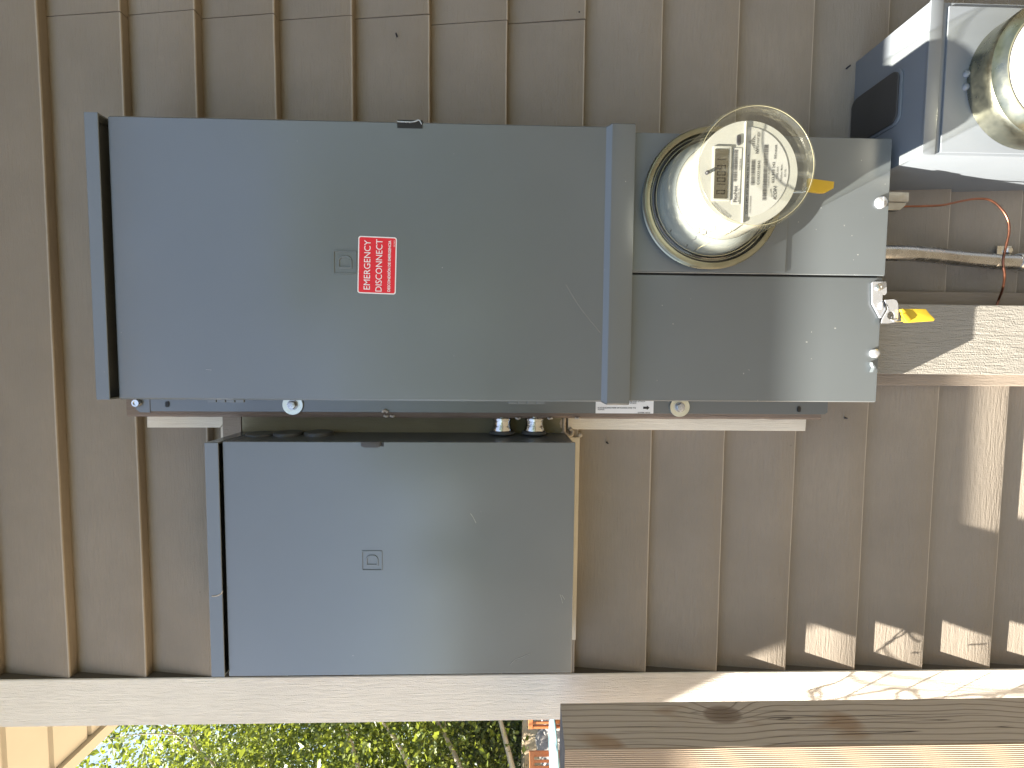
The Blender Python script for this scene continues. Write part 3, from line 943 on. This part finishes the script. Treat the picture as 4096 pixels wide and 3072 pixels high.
T('SEnsus', .2213, .2368, 1.1890, .0024, .03)
T('NV', .2268, .2330, 1.2094, .0033, .05)
T('Energy', .2335, .2508, 1.2094, .0033, .0)
T('FlexNet', .1731, .1909, 1.2323, .0040, .015)
T('37653264', .2083, .2205, 1.2291, .0014, .02)
T('*1N6033318243*', .1897, .2121, 1.1960, .0014, .01)
T('A026150690000000', .1610, .1802, 1.2160, .0014, .01)
T('MODEL EXEE  4A', .1735, .1880, 1.2298, .0011, .01)
def rotT(s, cx, cz, deg, L, h):
    c_, s_ = math.cos(R_(deg)), math.sin(R_(deg))
    text_mesh(bm, s, 0, L, 0, TY, h, rot=lambda a, b: (cx + a * c_ - b * s_, cz + a * s_ + b * c_), bold=.02)
rotT('BIDIRECTIONAL', .1565, 1.2400, 52, .0260, .0026)
def bars(x0, x1, z0, z1, seed):
    rg = random.Random(seed); x = x0
    while x < x1:
        wv = rg.choice((.00025, .00035, .0005, .0008))
        vs = [bm.verts.new(q) for q in ((x, TY, z0), (min(x + wv, x1), TY, z0), (min(x + wv, x1), TY, z1), (x, TY, z1))]
        bm.faces.new(vs); x += wv + rg.choice((.00025, .0003, .0005))
bars(.1922, .2200, 1.2126, 1.2171, 1); bars(.1756, .2370, 1.1984, 1.2031, 2); bars(.1958, .2304, 1.2330, 1.2372, 3)
# mountain emblem beside the utility's name
for k in range(8):
    x = .2300 + k * .0023
    pk = (1.2150 + .0042 * (k + 1) / 5) if k < 5 else (1.2150 + .0062 * (8 - k) / 4)
    pk = [1.2158, 1.2170, 1.2184, 1.2198, 1.2214, 1.2200, 1.2182, 1.2164][k]
    vs = [bm.verts.new(q) for q in ((x, TY, 1.2140), (x + .0011, TY, 1.2140), (.2392 + (x - .2392) * .45 + .0004, TY, pk), (.2392 + (x - .2392) * .45, TY, pk))]
    bm.faces.new(vs)
# swoosh over the maker's mark
for k in range(10):
    a0 = .1792 + k * .0009
    vs = [bm.verts.new(q) for q in ((a0, TY, 1.1918 + .00022 * k - .00001 * k * k), (a0 + .0009, TY, 1.1918 + .00022 * (k + 1)), (a0 + .0009, TY, 1.1922 + .00022 * (k + 1)), (a0, TY, 1.1922 + .00022 * k))]
    bm.faces.new(vs)
obj('lettering', bm, M['ink_soft'], fp, recalc=False)
# tilt sticker seen through the dome
# clear cover
bm = bmesh.new()
lathe(bm, [(.0825, -.1255), (.0800, -.1262), (.0775, -.1275), (.0755, -.1310), (.0735, -.1400), (.0685, -.1900), (.0662, -.2200)], MX, MZ + .001, 128)
obj('dome', bm, M['glass'], mt, smooth=True, recalc=False)
bm = bmesh.new()
lathe(bm, [(.0662, -.2201), (.0668, -.2240), (.0672, -.2290), (.0668, -.2325), (.0655, -.2352), (.0637, -.2362), (.0620, -.2352), (.0606, -.2325), (.0598, -.2300)], MX, MZ + .001, 128)
obj('dome_rim', bm, M['glass'], mt, smooth='auto', recalc=False)
bm = bmesh.new()
lathe(bm, [(.0598, -.2298), (.0, -.2298)], MX, MZ + .001, 128)
obj('dome_front', bm, flat_glass(), mt, recalc=False)
# raised bead rings in the moulding, solid enough to catch the light
g = NG('edge_lit_polycarbonate')
g.b.inputs['Transmission Weight'].default_value = 0.0
rimm = g.out((.20, .185, .115), .12, spec=.8)
def thin_ring(bm, R1, y, t):
    lathe(bm, [(R1 + t * math.cos(R_(a)), y + t * math.sin(R_(a))) for a in range(0, 361, 60)], MX, MZ + .001, 128)
bm = bmesh.new(); thin_ring(bm, .0632, -.2362, .00035)
obj('moulding_bead', bm, rimm, mt, smooth=True)
bm = bmesh.new(); thin_ring(bm, .0752, -.1310, .0006); thin_ring(bm, .0800, -.1266, .0006)
obj('moulding_bead', bm, rimm, mt, smooth=True)
# hand-written strokes on the dome
def ondome(a_deg, y, dr=.0006):
    rr_ = .0735 + (.0662 - .0735) * ((-y - .14) / .08) + dr
    t = R_(a_deg); return Vector((MX + rr_ * math.cos(t), y, MZ + .001 + rr_ * math.sin(t)))
bm = bmesh.new()
tube(bm, [ondome(148, -.172), ondome(150, -.166), ondome(149, -.160)], .0004, 5)
obj('pen_mark', bm, M['ink'], mt)
bm = bmesh.new(); tube(bm, [ondome(146, -.178), ondome(147, -.183), ondome(143, -.190), ondome(148, -.196)], .0003, 5)
tube(bm, [ondome(150, -.182), ondome(152, -.188), ondome(149, -.195), ondome(153, -.200)], .0003, 5)
obj('pen_mark', bm, M['ink'], mt)
bm = bmesh.new(); tube(bm, [ondome(128, -.142), ondome(129, -.137)], .0006, 5)
obj('pen_mark', bm, M['ink'], mt)
bm = bmesh.new(); tube(bm, [ondome(150, -.142), ondome(151, -.137)], .0006, 5)
obj('pen_mark', bm, M['ink'], mt)
bm = bmesh.new()
tube(bm, [ondome(160, -.136), ondome(161, -.16), ondome(163, -.18), ondome(165, -.20), ondome(165, -.219)], .0006, 6)
obj('moulding_bead', bm, rimm, mt, smooth=True)

# seal tags
def seal(pts, y0, y1, mat, lab, wire, bend=0.0):
    q = [P(u, v, y0) for u, v in pts]
    cx = sum(c.x for c in q) / len(q); cz = min(c.z for c in q)
    e = empty('seal_tag', (cx, (y0 + y1) / 2, cz), lab, 'seal tag', 'yellow plastic utility seals')
    bm = bmesh.new(); prism(bm, [(c.x, c.z) for c in q], 'y', y0, y1, .0007, 2)
    obj('flag', bm, mat, e, smooth='auto')
    bm = bmesh.new(); tube(bm, spline(wire, 6), .0005, 6)
    obj('seal_wire', bm, M['zinc'], e, smooth=True)
    return e
seal([(3236, 712), (3338, 726), (3335, 753), (3303, 770), (3290, 771), (3233, 764)], -.1455, -.1405, M['yellow2'],
     'amber seal tag hanging under the round clear-domed meter', [P(3120, 760, -.126), P(3200, 765, -.131), P(3225, 752, -.142), P(3245, 742, -.1435), P(3215, 768, -.137), P(3130, 770, -.126)])
e = seal([(3611, 1243), (3616, 1235), (3704, 1236), (3720, 1256), (3741, 1276), (3736, 1284), (3632, 1290), (3622, 1284)], -.1195, -.1130, M['yellow'],
     'bright yellow seal tag wired to the bright metal hasp', [P(3563, 1262, -.112), P(3572, 1283, -.118), P(3600, 1287, -.119), P(3628, 1280, -.117), P(3612, 1262, -.117)])
bm = bmesh.new()
q = [P(u, v, -.121) for u, v in ((3604, 1256), (3620, 1252), (3642, 1276), (3632, 1289), (3622, 1284))]
prism(bm, [(c.x, c.z) for c in q], 'y', -.1225, -.1197, .0006, 2)
q = [P(u, v, -.1205) for u, v in ((3602, 1238), (3610, 1234), (3624, 1248), (3620, 1253), (3606, 1248))]
prism(bm, [(c.x, c.z) for c in q], 'y', -.1215, -.1175, .0006, 2)
obj('seal_lock', bm, M['yellow'], e, smooth='auto')

# ==================================================================================== SECOND METER BOX
sb = empty('meter_box', (.355, 0, .45), 'weathered blue-grey meter box with a closing plate on its sloping-seen top, partly cut off', 'electrical box')
sb['label'] = 'weathered blue-grey meter box, partly sunlit, with a dark plate on its top'
EO = M['enamel_old']
bm = bmesh.new()
box(bm, .2605, .4492, -.1400, .0, .45, .9570, .0012)
obj('enclosure', bm, EO, sb, smooth='auto')
bm = bmesh.new()
box(bm, .2600, .4497, -.1435, -.1405, .9412, .9578, .0010)
obj('rim', bm, EO, sb, smooth='auto')
bm = bmesh.new()
box(bm, .2635, .4433, -.1430, -.1402, .45, .9335, .0012)
cvr = obj('cover', bm, EO, sb, smooth='auto')
bm = bmesh.new()
for x in (.3446, .3605):
    lathe(bm, [(0, -.1472), (.0022, -.1468), (.0042, -.1450), (.0050, -.1425)], x, .9062, 20)
obj('dimple', bm, EO, cvr, smooth=True)
bm = bmesh.new()
pl = [(x, y) for x, y in rrect(.3165, .3925, -.1060, -.0130, .013, 6)]
pl2 = [(.3545 + (x - .3545) * .92, -.0595 + (y + .0595) * .94) for x, y in pl]
prism(bm, pl, 'z', .9571, .9600, .0012, 2)
hb = obj('closing_plate', bm, EO, sb, smooth='auto')
bm = bmesh.new(); prism(bm, pl2, 'z', .9602, .9628, .0013, 3)
obj('gasket', bm, M['dark'], hb, smooth='auto')
m2 = empty('electricity_meter', (.351, -.143, .736), 'round cream-faced meter in a tarnished brass-coloured ring at the photo edge', 'meter')
bm = bmesh.new()
cx2, cz2 = .3515, .8215
lathe(bm, [(.0838, -.1432), (.0838, -.1560), (.0845, -.1640), (.0850, -.1700), (.0835, -.1740), (.0800, -.1760), (.0765, -.1800), (.0735, -.1835), (.0715, -.1830), (.0712, -.1700)], cx2, cz2, 96)
obj('socket_ring', bm, M['yzinc'], m2, smooth='auto')
bm = bmesh.new()
lathe(bm, [(.0708, -.1700), (.0705, -.1860), (.0690, -.1900), (.0655, -.2250), (.0600, -.2380), (0, -.2400)], cx2, cz2, 96)
obj('cover', bm, M['cream'], m2, smooth='auto')
bm = bmesh.new()
lathe(bm, [(.0712, -.1822), (.0716, -.1828), (.0708, -.1834), (.0703, -.1826)], cx2, cz2, 96)
obj('gasket', bm, M['ink'], m2, smooth=True)

# ==================================================================================== SMALL FITTINGS ON THE RIGHT
lug = empty('ground_lug', (.214, -.10, .936), 'cast aluminium ground lug under the bottom edge of the main box, holding a copper wire', 'lug')
bm = bmesh.new(); box(bm, .2128, .2253, -.104, -.088, .9392, .9695, .0006)
obj('lug_body', bm, M['alu'], lug, smooth='auto')
bm = bmesh.new(); prism(bm, [(.2022, .9695), (.2126, .9695), (.2126, .9400), (.2080, .9420), (.2022, .9485)], 'y', -.102, -.090, .0006, 1)
obj('lug_foot', bm, M['alu'], lug, smooth='auto')
bm = bmesh.new()
pts = [P(3590, 827, -.095), P(3640, 825, -.092), P(3700, 824, -.088), P(3770, 820, -.083), P(3850, 803, -.075), P(3905, 795, -.071), P(3960, 800, -.070), P(4005, 835, -.070), P(4032, 880, -.071), P(4036, 930, -.072), P(4024, 985, -.073), P(4012, 1045, -.072), P(4018, 1100, -.066), P(4012, 1150, -.052), P(3998, 1190, -.036), P(3986, 1222, -.033), P(3978, 1245, -.034)]
tube(bm, spline(pts, 8), .0016, 10)
tag(obj('copper_wire', bm, M['copper'], smooth=True), 'bare copper ground wire curving down from the aluminium lug across the conduit', 'wire')
cd = empty('conduit', (.150, -.03, .3), 'scuffed galvanised steel conduit bending from under the main box towards the wall', 'conduit')
bm = bmesh.new()
pts = [Vector((.1530, -.062, 1.0)), P(3545, 1012, -.062), P(3640, 1014, -.058), P(3740, 1022, -.046), P(3840, 1033, -.036), P(3960, 1044, -.032), P(4096, 1050, -.032), Vector((.1465, -.032, .3))]
tube(bm, spline(pts, 10), .0114, 24)
obj('pipe', bm, M['emt'], cd, smooth=True)
bm = bmesh.new()
zc = .690
lathe(bm, [(.0122, zc - .03), (.0132, zc - .03), (.0132, zc + .006), (.0140, zc + .008), (.0125, zc + .014), (.0116, zc + .014)], .1477, -.032, 28, axis='z')
obj('coupling', bm, M['zinc'], cd, smooth='auto')
bm = bmesh.new()
a = P(4000, 1003, -.022)
box(bm, .1580, .1745, -.0215, -.0195, a.z - .019, a.z + .004, .0005)
lathe(bm, [(0, -.0265), (.004, -.0262), (.0055, -.0245), (.0058, -.0214)], .1670, a.z - .0125, 18)
obj('strap', bm, M['zinc'], cd, smooth='auto')

# ==================================================================================== GATE POST
br = P(2237, 2810, -.090); fr = P(2268, 3000, -.148)
ztop = (br.z + fr.z) / 2
wp = Vector((fr.x - br.x, fr.y - br.y, 0)); LN = wp.length; wp.normalize()
pw = .088                                   # width of the front face
side = Vector((wp.y, -wp.x, 0))             # towards -x
if side.x > 0: side = -side
pst = bpy.data.objects.new('gate_post', None); pst.location = (br.x, br.y, 0.0)
pst.empty_display_size = .1
# local axes: local y runs back->front, local x runs right->left
ang_p = math.atan2(wp.y, wp.x) - R_(90)
pst.rotation_euler = (0, 0, ang_p)
COL.objects.link(pst)
tag(pst, 'weathered fir gate post with a knot, in front of the white corner board', 'post')
Rz = Matrix.Rotation(ang_p, 3, 'Z').inverted()
sl_ = Rz @ side
kn_w = P(2890, 2858, -.108)
KN = (kn_w.z, (kn_w - Vector((br.x, br.y, 0))).dot(wp))
def post_part(name, mat, faces_fn):
    bm = bmesh.new(); faces_fn(bm)
    bmesh.ops.recalc_face_normals(bm, faces=bm.faces)
    me = bpy.data.meshes.new(name); bm.to_mesh(me); bm.free()
    for mm in mat: me.materials.append(mm)
    o = bpy.data.objects.new(name, me); COL.objects.link(o); o.parent = pst
    return o
def post_mesh(bm):
    sx = sl_.x
    n = 90
    B0 = Vector((0, 0, 0)); F0 = Vector((fr.x - br.x, fr.y - br.y, 0)); L = Vector((-pw, 0, 0)); e = Vector((-.0015, 0, 0))
    prof = [((Rz @ q).x, (Rz @ q).y) for q in (B0 + e, B0 + wp * .0015, F0 - wp * .0015, F0 + e, F0 + L, B0 + L)]
    rows = []
    for i in range(n + 1):
        z = ztop * i / n
        row = []
        for k, (a, b) in enumerate(prof):
            wx = .0011 * noise.noise(Vector((z * 9, k * 3.3, 0))) + (.0010 * noise.noise(Vector((z * 40, 7, 0))) if k < 2 else 0)
            zz_ = z + (.004 * b / LN if i == n else 0)
            row.append(bm.verts.new((a - wx, b + wx * .6, zz_ - (.003 * (b / LN) if i == n else 0))))
        rows.append(row)
    m_ = len(prof)
    for a, b in zip(rows, rows[1:]):
        for k in range(m_):
            fc = bm.faces.new((a[k], a[(k + 1) % m_], b[(k + 1) % m_], b[k]))
            fc.material_index = 0 if k in (0, 1, 5) else 1
    fc = bm.faces.new(rows[-1]); fc.material_index = 2
    bm.faces.new(rows[0][::-1])
g = NG('grey_end_grain')
vv = g.noise(240, g.map((1, .25, 1)), 4, .7)
endm = g.out(g.mix((.06, .055, .05), (.24, .225, .21), vv), .9, normal=g.bump(vv, .003, 1.0), spec=.1)
post_part('timber', [post_mat('weathered_fir_side', 'y', True), post_mat('weathered_fir_face', 'x', False, True), endm], post_mesh)

# unseen twigs added left of the post, shaped so their shadows cross the corner board
tw = empty('shadow_twigs', (-1.2, -.35, 0), 'unseen bare twigs added to cast line shadows on the corner board', 'shrub')
bm = bmesh.new()
def back(u, v, t, y=-.0212): return P(u, v, y) - Vector((1.95, 1.0, -3.9)) * t
c4 = lambda a, b: (2300 + a * .812, 2200 + b * .812)
lines = [([(1150, 692), (1197, 677), (1290, 652), (1372, 604)], .06), ([(1197, 677), (1168, 712), (1180, 742)], .06),
         ([(1230, 742), (1330, 722), (1560, 603)], .065), ([(1330, 722), (1500, 695), (1590, 682), (1660, 695), (1705, 738)], .065),
         ([(1585, 702), (1620, 690), (1800, 603)], .06), ([(1705, 738), (1830, 725), (2035, 712), (2060, 742)], .06),
         ([(1800, 736), (1860, 700), (2050, 602)], .05), ([(2075, 740), (2150, 690), (2260, 640)], .06),
         ([(1495, 490), (1560, 440), (1610, 425)], .05), ([(1575, 440), (1625, 470), (1668, 478)], .05), ([(1750, 400), (1850, 395)], .05), ([(1745, 445), (1850, 400), (1990, 350)], .05), ([(1880, 518), (1995, 488)], .05), ([(2155, 492), (2212, 465)], .05), ([(1620, 540), (1665, 530)], .05)]
for pl_, t in lines:
    q = [back(*c4(a, b), t) for a, b in pl_]
    tube(bm, spline(q, 5), .0013 if t > .055 else .0009, 6)
# main stems carrying them down to the ground
for k, (pl_, t) in enumerate(lines[:10]):
    p0 = back(*c4(*pl_[0]), t)
    q = [p0, p0 + Vector((-.16, -.05, .10 + .01 * k)), Vector((-1.0 - .015 * k, -.30, 1.2)), Vector((-1.2, -.35 + .004 * k, .0))]
    tube(bm, spline(q, 6), [.0011] * 9 + [.0018] * 3 + [.003] * 7, 6)
obj('shadow_stem', bm, plain('shadow_twig_bark', (.16, .12, .09), .85, .2, 40), tw, smooth=True)

# ==================================================================================== GARDEN BEYOND THE CORNER
def leafmat(name, a, b, trans=.25):
    g = NG(name)
    at = g.n('ShaderNodeAttribute'); at.attribute_name = 'tone'
    c = g.mix(a, b, at.outputs['Fac'])
    g.out(c, .45, spec=.4)
    tl = g.n('ShaderNodeBsdfTranslucent'); g.l(g.mix(c, (.55, .62, .05), .35), tl.inputs[0])
    mx = g.n('ShaderNodeMixShader'); mx.inputs[0].default_value = trans
    g.l(g.b.outputs[0], mx.inputs[1]); g.l(tl.outputs[0], mx.inputs[2]); g.l(mx.outputs[0], g.t.nodes['Material Output'].inputs[0])
    return g.m
M['leaf'] = leafmat('aspen_leaf', (.03, .055, .010), (.19, .225, .035), .3)
M['leaf_dark'] = leafmat('juniper_leaf', (.03, .05, .018), (.13, .16, .06), .12)
M['bark'] = plain('pale_aspen_bark', (.40, .36, .28), .8, .3, 14, .003)
M['bark_dark'] = plain('brown_bark', (.13, .10, .08), .9, .3, 20, .004)

def leaves_mesh(name, pts, size, rg, long=1.35):
    vs, fs, tones = [], [], []
    for (p, s) in pts:
        a = Vector((rg.gauss(0, 1), rg.gauss(0, 1), rg.gauss(0, 1))).normalized()
        b = a.cross(Vector((rg.gauss(0, 1), rg.gauss(0, 1), rg.gauss(0, 1)))).normalized()
        c = a.cross(b)
        h = size * s * rg.uniform(.65, 1.25)
        i0 = len(vs)
        vs += [p - b * h * long * .5, p + a * h * .45 - b * h * .1 + c * h * .1, p + b * h * long * .5, p - a * h * .45 - b * h * .1 + c * h * .1]
        fs.append((i0, i0 + 1, i0 + 2, i0 + 3)); tones.append(max(0, min(1, rg.gauss(.42, .34))))
    me = bpy.data.meshes.new(name)
    me.from_pydata([tuple(v) for v in vs], [], fs)
    at = me.attributes.new('tone', 'FLOAT', 'FACE')
    at.data.foreach_set('value', tones)
    me.update()
    return me

def tree_parts(seed, H, rad, nleaf, lsize, zc0, bark, leafm, trunk_r=.11, limbs=9, lean=(0, 0)):
    """returns (trunk mesh, crown mesh) around the origin"""
    rg = random.Random(seed)
    bm = bmesh.new()
    top = Vector((lean[0], lean[1], H * .93))
    tr = [Vector((0, 0, 0)), Vector((lean[0] * .2 + rg.uniform(-.08, .08), lean[1] * .2, H * .25)), Vector((lean[0] * .5 + rg.uniform(-.15, .15), lean[1] * .5 + rg.uniform(-.15, .15), H * .55)), top]
    sp = spline(tr, 8)
    tube(bm, sp, [trunk_r * (1 - .88 * i / len(sp)) for i in range(len(sp))], 9)
    ends = []
    for k in range(limbs):
        f0 = .18 + .74 * k / limbs
        base = sp[min(len(sp) - 1, int(f0 * len(sp)))]
        az = k * 2.4 + rg.uniform(-.4, .4)
        ln = rad * (1.15 - .55 * f0) * rg.uniform(.8, 1.1)
        rise = rg.uniform(.35, .9)
        dirv = Vector((math.cos(az), math.sin(az), rise)).normalized()
        e1 = base + dirv * ln * .55 + Vector((0, 0, rg.uniform(-.1, .15)))
        e2 = base + dirv * ln * 1.05 + Vector((rg.uniform(-.2, .2), rg.uniform(-.2, .2), rg.uniform(0, .3)))
        q = spline([base, e1, e2], 5)
        r0 = trunk_r * (.55 - .35 * f0)
        tube(bm, q, [r0 * (1 - .85 * i / len(q)) + .003 for i in range(len(q))], 6)
        for j in range(5):
            t0 = q[rg.randrange(3, len(q))]
            dv = (dirv + Vector((rg.gauss(0, .7), rg.gauss(0, .7), rg.gauss(0, .5)))).normalized()
            t2 = t0 + dv * ln * rg.uniform(.3, .6)
            mid = (t0 + t2) / 2 + Vector((rg.gauss(0, .06), rg.gauss(0, .06), rg.gauss(0, .06)))
            tube(bm, spline([t0, mid, t2], 3), [.012, .010, .009, .008, .006, .005, .003], 4, cap=False)
            ends += [t0, mid, t2, t2]
    tm = bpy.data.meshes.new('trunk'); bm.to_mesh(tm); bm.free(); tm.materials.append(bark)
    for p in tm.polygons: p.use_smooth = True
    pts = []
    clumps = ends + [Vector((rg.gauss(0, rad * .45), rg.gauss(0, rad * .45), zc0 + (H - zc0) * rg.random())) for _ in range(len(ends) // 2)]
    per = nleaf // len(clumps)
    for c in clumps:
        cs = rg.uniform(.12, .34) * rad * .8
        for _ in range(int(per * rg.uniform(.5, 1.5))):
            p = c + Vector((rg.gauss(0, cs), rg.gauss(0, cs), rg.gauss(0, cs * .8)))
            if p.y < -.7 and rg.random() < .6: continue
            if p.z > zc0 * .6: pts.append((p, rg.choice((.6, .8, 1.0, 1.5))))
    cm = leaves_mesh('crown', pts, lsize, rg); cm.materials.append(leafm)
    return tm, cm
def put_tree(name, meshes, loc, rz, label, group, scale=1.0):
    e = bpy.data.objects.new(name, None); e.location = loc; e.rotation_euler = (0, 0, rz); e.scale = (scale,) * 3
    COL.objects.link(e); tag(e, label, 'tree' if 'tree' in name else 'shrub', group)
    for nm, me in zip(('trunk', 'crown'), meshes):
        c = bpy.data.objects.new(nm, me); COL.objects.link(c); c.parent = e
    return e
A = tree_parts(3, 9.0, 2.5, 52000, .062, 1.2, M['bark'], M['leaf'], .12, 16)
B = tree_parts(8, 8.0, 2.4, 22000, .085, 1.0, M['bark'], M['leaf'], .10, 12, (.5, .2))
put_tree('aspen_tree', A, (-7.9, 7.7, 0), .3, 'leafy yellow-green aspen tree nearest beyond the corner board', 'aspen trees beyond the corner')
put_tree('aspen_tree', B, (-9.6, 10.2, 0), 1.6, 'aspen tree farther back with blue sky showing through its crown', 'aspen trees beyond the corner')
put_tree('aspen_tree', A, (-10.2, 12.6, 0), 2.6, 'tallest aspen tree beyond the corner, behind the others', 'aspen trees beyond the corner', 1.25)
Jn = tree_parts(21, 2.3, .95, 15000, .045, .2, M['bark_dark'], M['leaf_dark'], .07, 10)
put_tree('juniper_shrub', Jn, (-8.2, 9.2, .0), 0, 'dark juniper shrub low behind the retaining wall', 'junipers behind the wall', 1.0)
put_tree('juniper_shrub', Jn, (-10.0, 11.2, .0), 2, 'second juniper shrub, farther left behind the retaining wall', 'junipers behind the wall', 1.15)

def stone(name, col):
    g = NG(name); n = g.noise(3.5, None, 6, .65); n2 = g.noise(22, g.map((1, 1, 2.5)), 5, .7)
    c = g.mix(tuple(x * .6 for x in col), tuple(min(1, x * 1.15) for x in col), n)
    c = g.mix(c, tuple(x * .35 for x in col), g.ramp(n2, [(.55, 0), (.72, .8)]))
    return g.out(c, .9, normal=g.bump(n2, .02, .8), spec=.2)
# sandstone retaining wall
bm = bmesh.new()
wy = 8.15
rows = []
for i in range(70):
    x = -14 + i * .16
    q = []
    for (yy_, zz_) in ((0, -.1), (-.02, .2), (.0, .45), (-.01, .7), (.02, .93), (.07, .975), (.30, .98), (.34, .5), (.34, -.1)):
        nz = noise.noise(Vector((x * 2.2, zz_ * 5, 1))); q.append(bm.verts.new((x, wy + yy_ + .05 * nz, zz_ + .03 * noise.noise(Vector((x * 1.7, yy_ * 9, 3))))))
    rows.append(q)
for a, b in zip(rows, rows[1:]):
    for k in range(8): bm.faces.new((a[k], a[k + 1], b[k + 1], b[k]))
tag(obj('retaining_wall', bm, stone('sandstone', (.50, .40, .27)), smooth='auto'), 'low sandy stone retaining wall behind the patio chairs', 'wall')
# boulders
def boulder(x, y, s, seed, label, zs=.8):
    bm = bmesh.new(); bmesh.ops.create_icosphere(bm, subdivisions=3, radius=1.0)
    for v in bm.verts:
        n = 1 + .35 * noise.noise(v.co * 1.3 + Vector((seed, 0, 0))) + .12 * noise.noise(v.co * 3.7 + Vector((0, seed, 0)))
        v.co = Vector((v.co.x * n * s, v.co.y * n * s * .9, v.co.z * n * s * zs)) + Vector((x, y, s * zs * .8))
    tag(obj('boulder', bm, STN, smooth=True), label, 'boulder', 'grey boulders below the retaining wall')
STN = stone('grey_granite', (.26, .24, .22))
boulder(-6.45, 7.55, .52, 2, 'rounded grey boulder close to the corner board, behind the chairs')
boulder(-7.05, 7.62, .50, 7, 'brown-grey boulder in the middle of the row behind the chairs')
boulder(-7.75, 7.50, .46, 12, 'smooth grey boulder farthest from the corner board')

# patio furniture
WD = NG('orange_stained_teak')
_n = WD.noise(60, WD.map((1, 1, 1)), 4, .6)
teak = WD.out(WD.mix((.20, .06, .018), (.46, .17, .05), _n), .5, normal=WD.bump(_n, .001, .5))
def armchair(name):
    e = bpy.data.objects.new(name, None); COL.objects.link(e)
    def part(nm, fn):
        bm = bmesh.new(); fn(bm); bmesh.ops.recalc_face_normals(bm, faces=bm.faces)
        me = bpy.data.meshes.new(nm); bm.to_mesh(me); bm.free(); me.materials.append(teak)
        o = bpy.data.objects.new(nm, me); COL.objects.link(o); o.parent = e
    W = .29
    # chair faces local -Y
    def backr(bm):
        box(bm, -W, -W + .04, .22, .26, .42, 1.00, .004); box(bm, W - .04, W, .22, .26, .42, 1.00, .004)
        box(bm, -W, W, .215, .265, .93, 1.00, .006); box(bm, -W + .04, W - .04, .225, .255, .46, .52, .004)
        for k in range(7):
            x = -W + .07 + k * .073; box(bm, x, x + .035, .232, .25, .52, .93)
    def seat(bm):
        for k in range(7): y = -.27 + k * .07; box(bm, -W + .02, W - .02, y, y + .05, .41, .43)
        box(bm, -W, W, -.29, -.27, .36, .42); box(bm, -W, W, .22, .24, .36, .42)
    part('backrest', backr); part('seat', seat)
    for s in (-1, 1):
        def arm(bm, s=s):
            xa = s * (W + .01)
            pr = [(-.31, .655), (-.20, .672), (0, .680), (.24, .668), (.24, .645), (0, .655), (-.20, .648), (-.31, .633)]
            prism(bm, pr, 'x', xa - .03, xa + .03, .003, 1)
        part('armrest', arm)
        for y in (-.27, .24):
            part('leg', lambda bm, s=s, y=y: box(bm, s * W - .02, s * W + .02, y - .02, y + .02, 0, .65 if y < 0 else .45, .003))
    return e
def copy_tree(o):
    c = o.copy(); COL.objects.link(c)
    for ch in list(o.children):
        k = ch.copy(); COL.objects.link(k); k.parent = c
    return c
ch1 = armchair('patio_chair')
ch1.location = (-5.45, 6.1, 0); ch1.rotation_euler = (0, 0, R_(-4))
tag(ch1, 'orange wooden patio chair partly behind the corner board, across the table', 'chair', 'wooden patio chairs round the table')
ch3 = copy_tree(ch1); ch3.location = (-6.02, 5.75, 0); ch3.rotation_euler = (0, 0, R_(26))
tag(ch3, 'wooden patio chair farther from the corner board than the other', 'chair', 'wooden patio chairs round the table')
tb = empty('patio_table', (-5.45, 5.40, 0), 'round pale blue patio table among the wooden chairs', 'table')
bm = bmesh.new(); lathe(bm, [(0, .73), (.56, .73), (.575, .72), (.57, .705), (0, .705)], -5.45, 5.40, 48, axis='z')
obj('table_top', bm, plain('pale_blue_paint', (.11, .185, .205), .8, .12, 9), tb, smooth='auto')
bm = bmesh.new(); lathe(bm, [(.26, 0), (.26, .03), (.05, .06), (.04, .3), (.05, .67), (.15, .704)], -5.45, 5.40, 24, axis='z')
obj('pedestal', bm, plain('pale_blue_leg_paint', (.40, .52, .55), .4, .12, 9), tb, smooth='auto')

# trees added behind the photographer to dim the skylight; the enamel mirrors them
for ms, x, y, rz, s, lb in ((A, 2.0, -6.8, .5, .60, 'added aspen tree across the yard, opposite the meter'), (A, 5.0, -4.6, 2.2, .70, 'added aspen tree across the yard, nearest the second meter box'),
                            (A, -.6, -8.8, 4.0, .48, 'added aspen tree across the yard, opposite the large box'), (A, -4.2, -10.0, 3.0, .36, 'small added aspen tree across the yard, towards the gate'),
                            (A, 7.5, -1.0, 5.0, .75, 'added aspen tree across the yard, farthest right beside the house')):
    put_tree('aspen_tree', ms, (x, y, 0), rz, lb, 'added aspen trees across the yard', s)
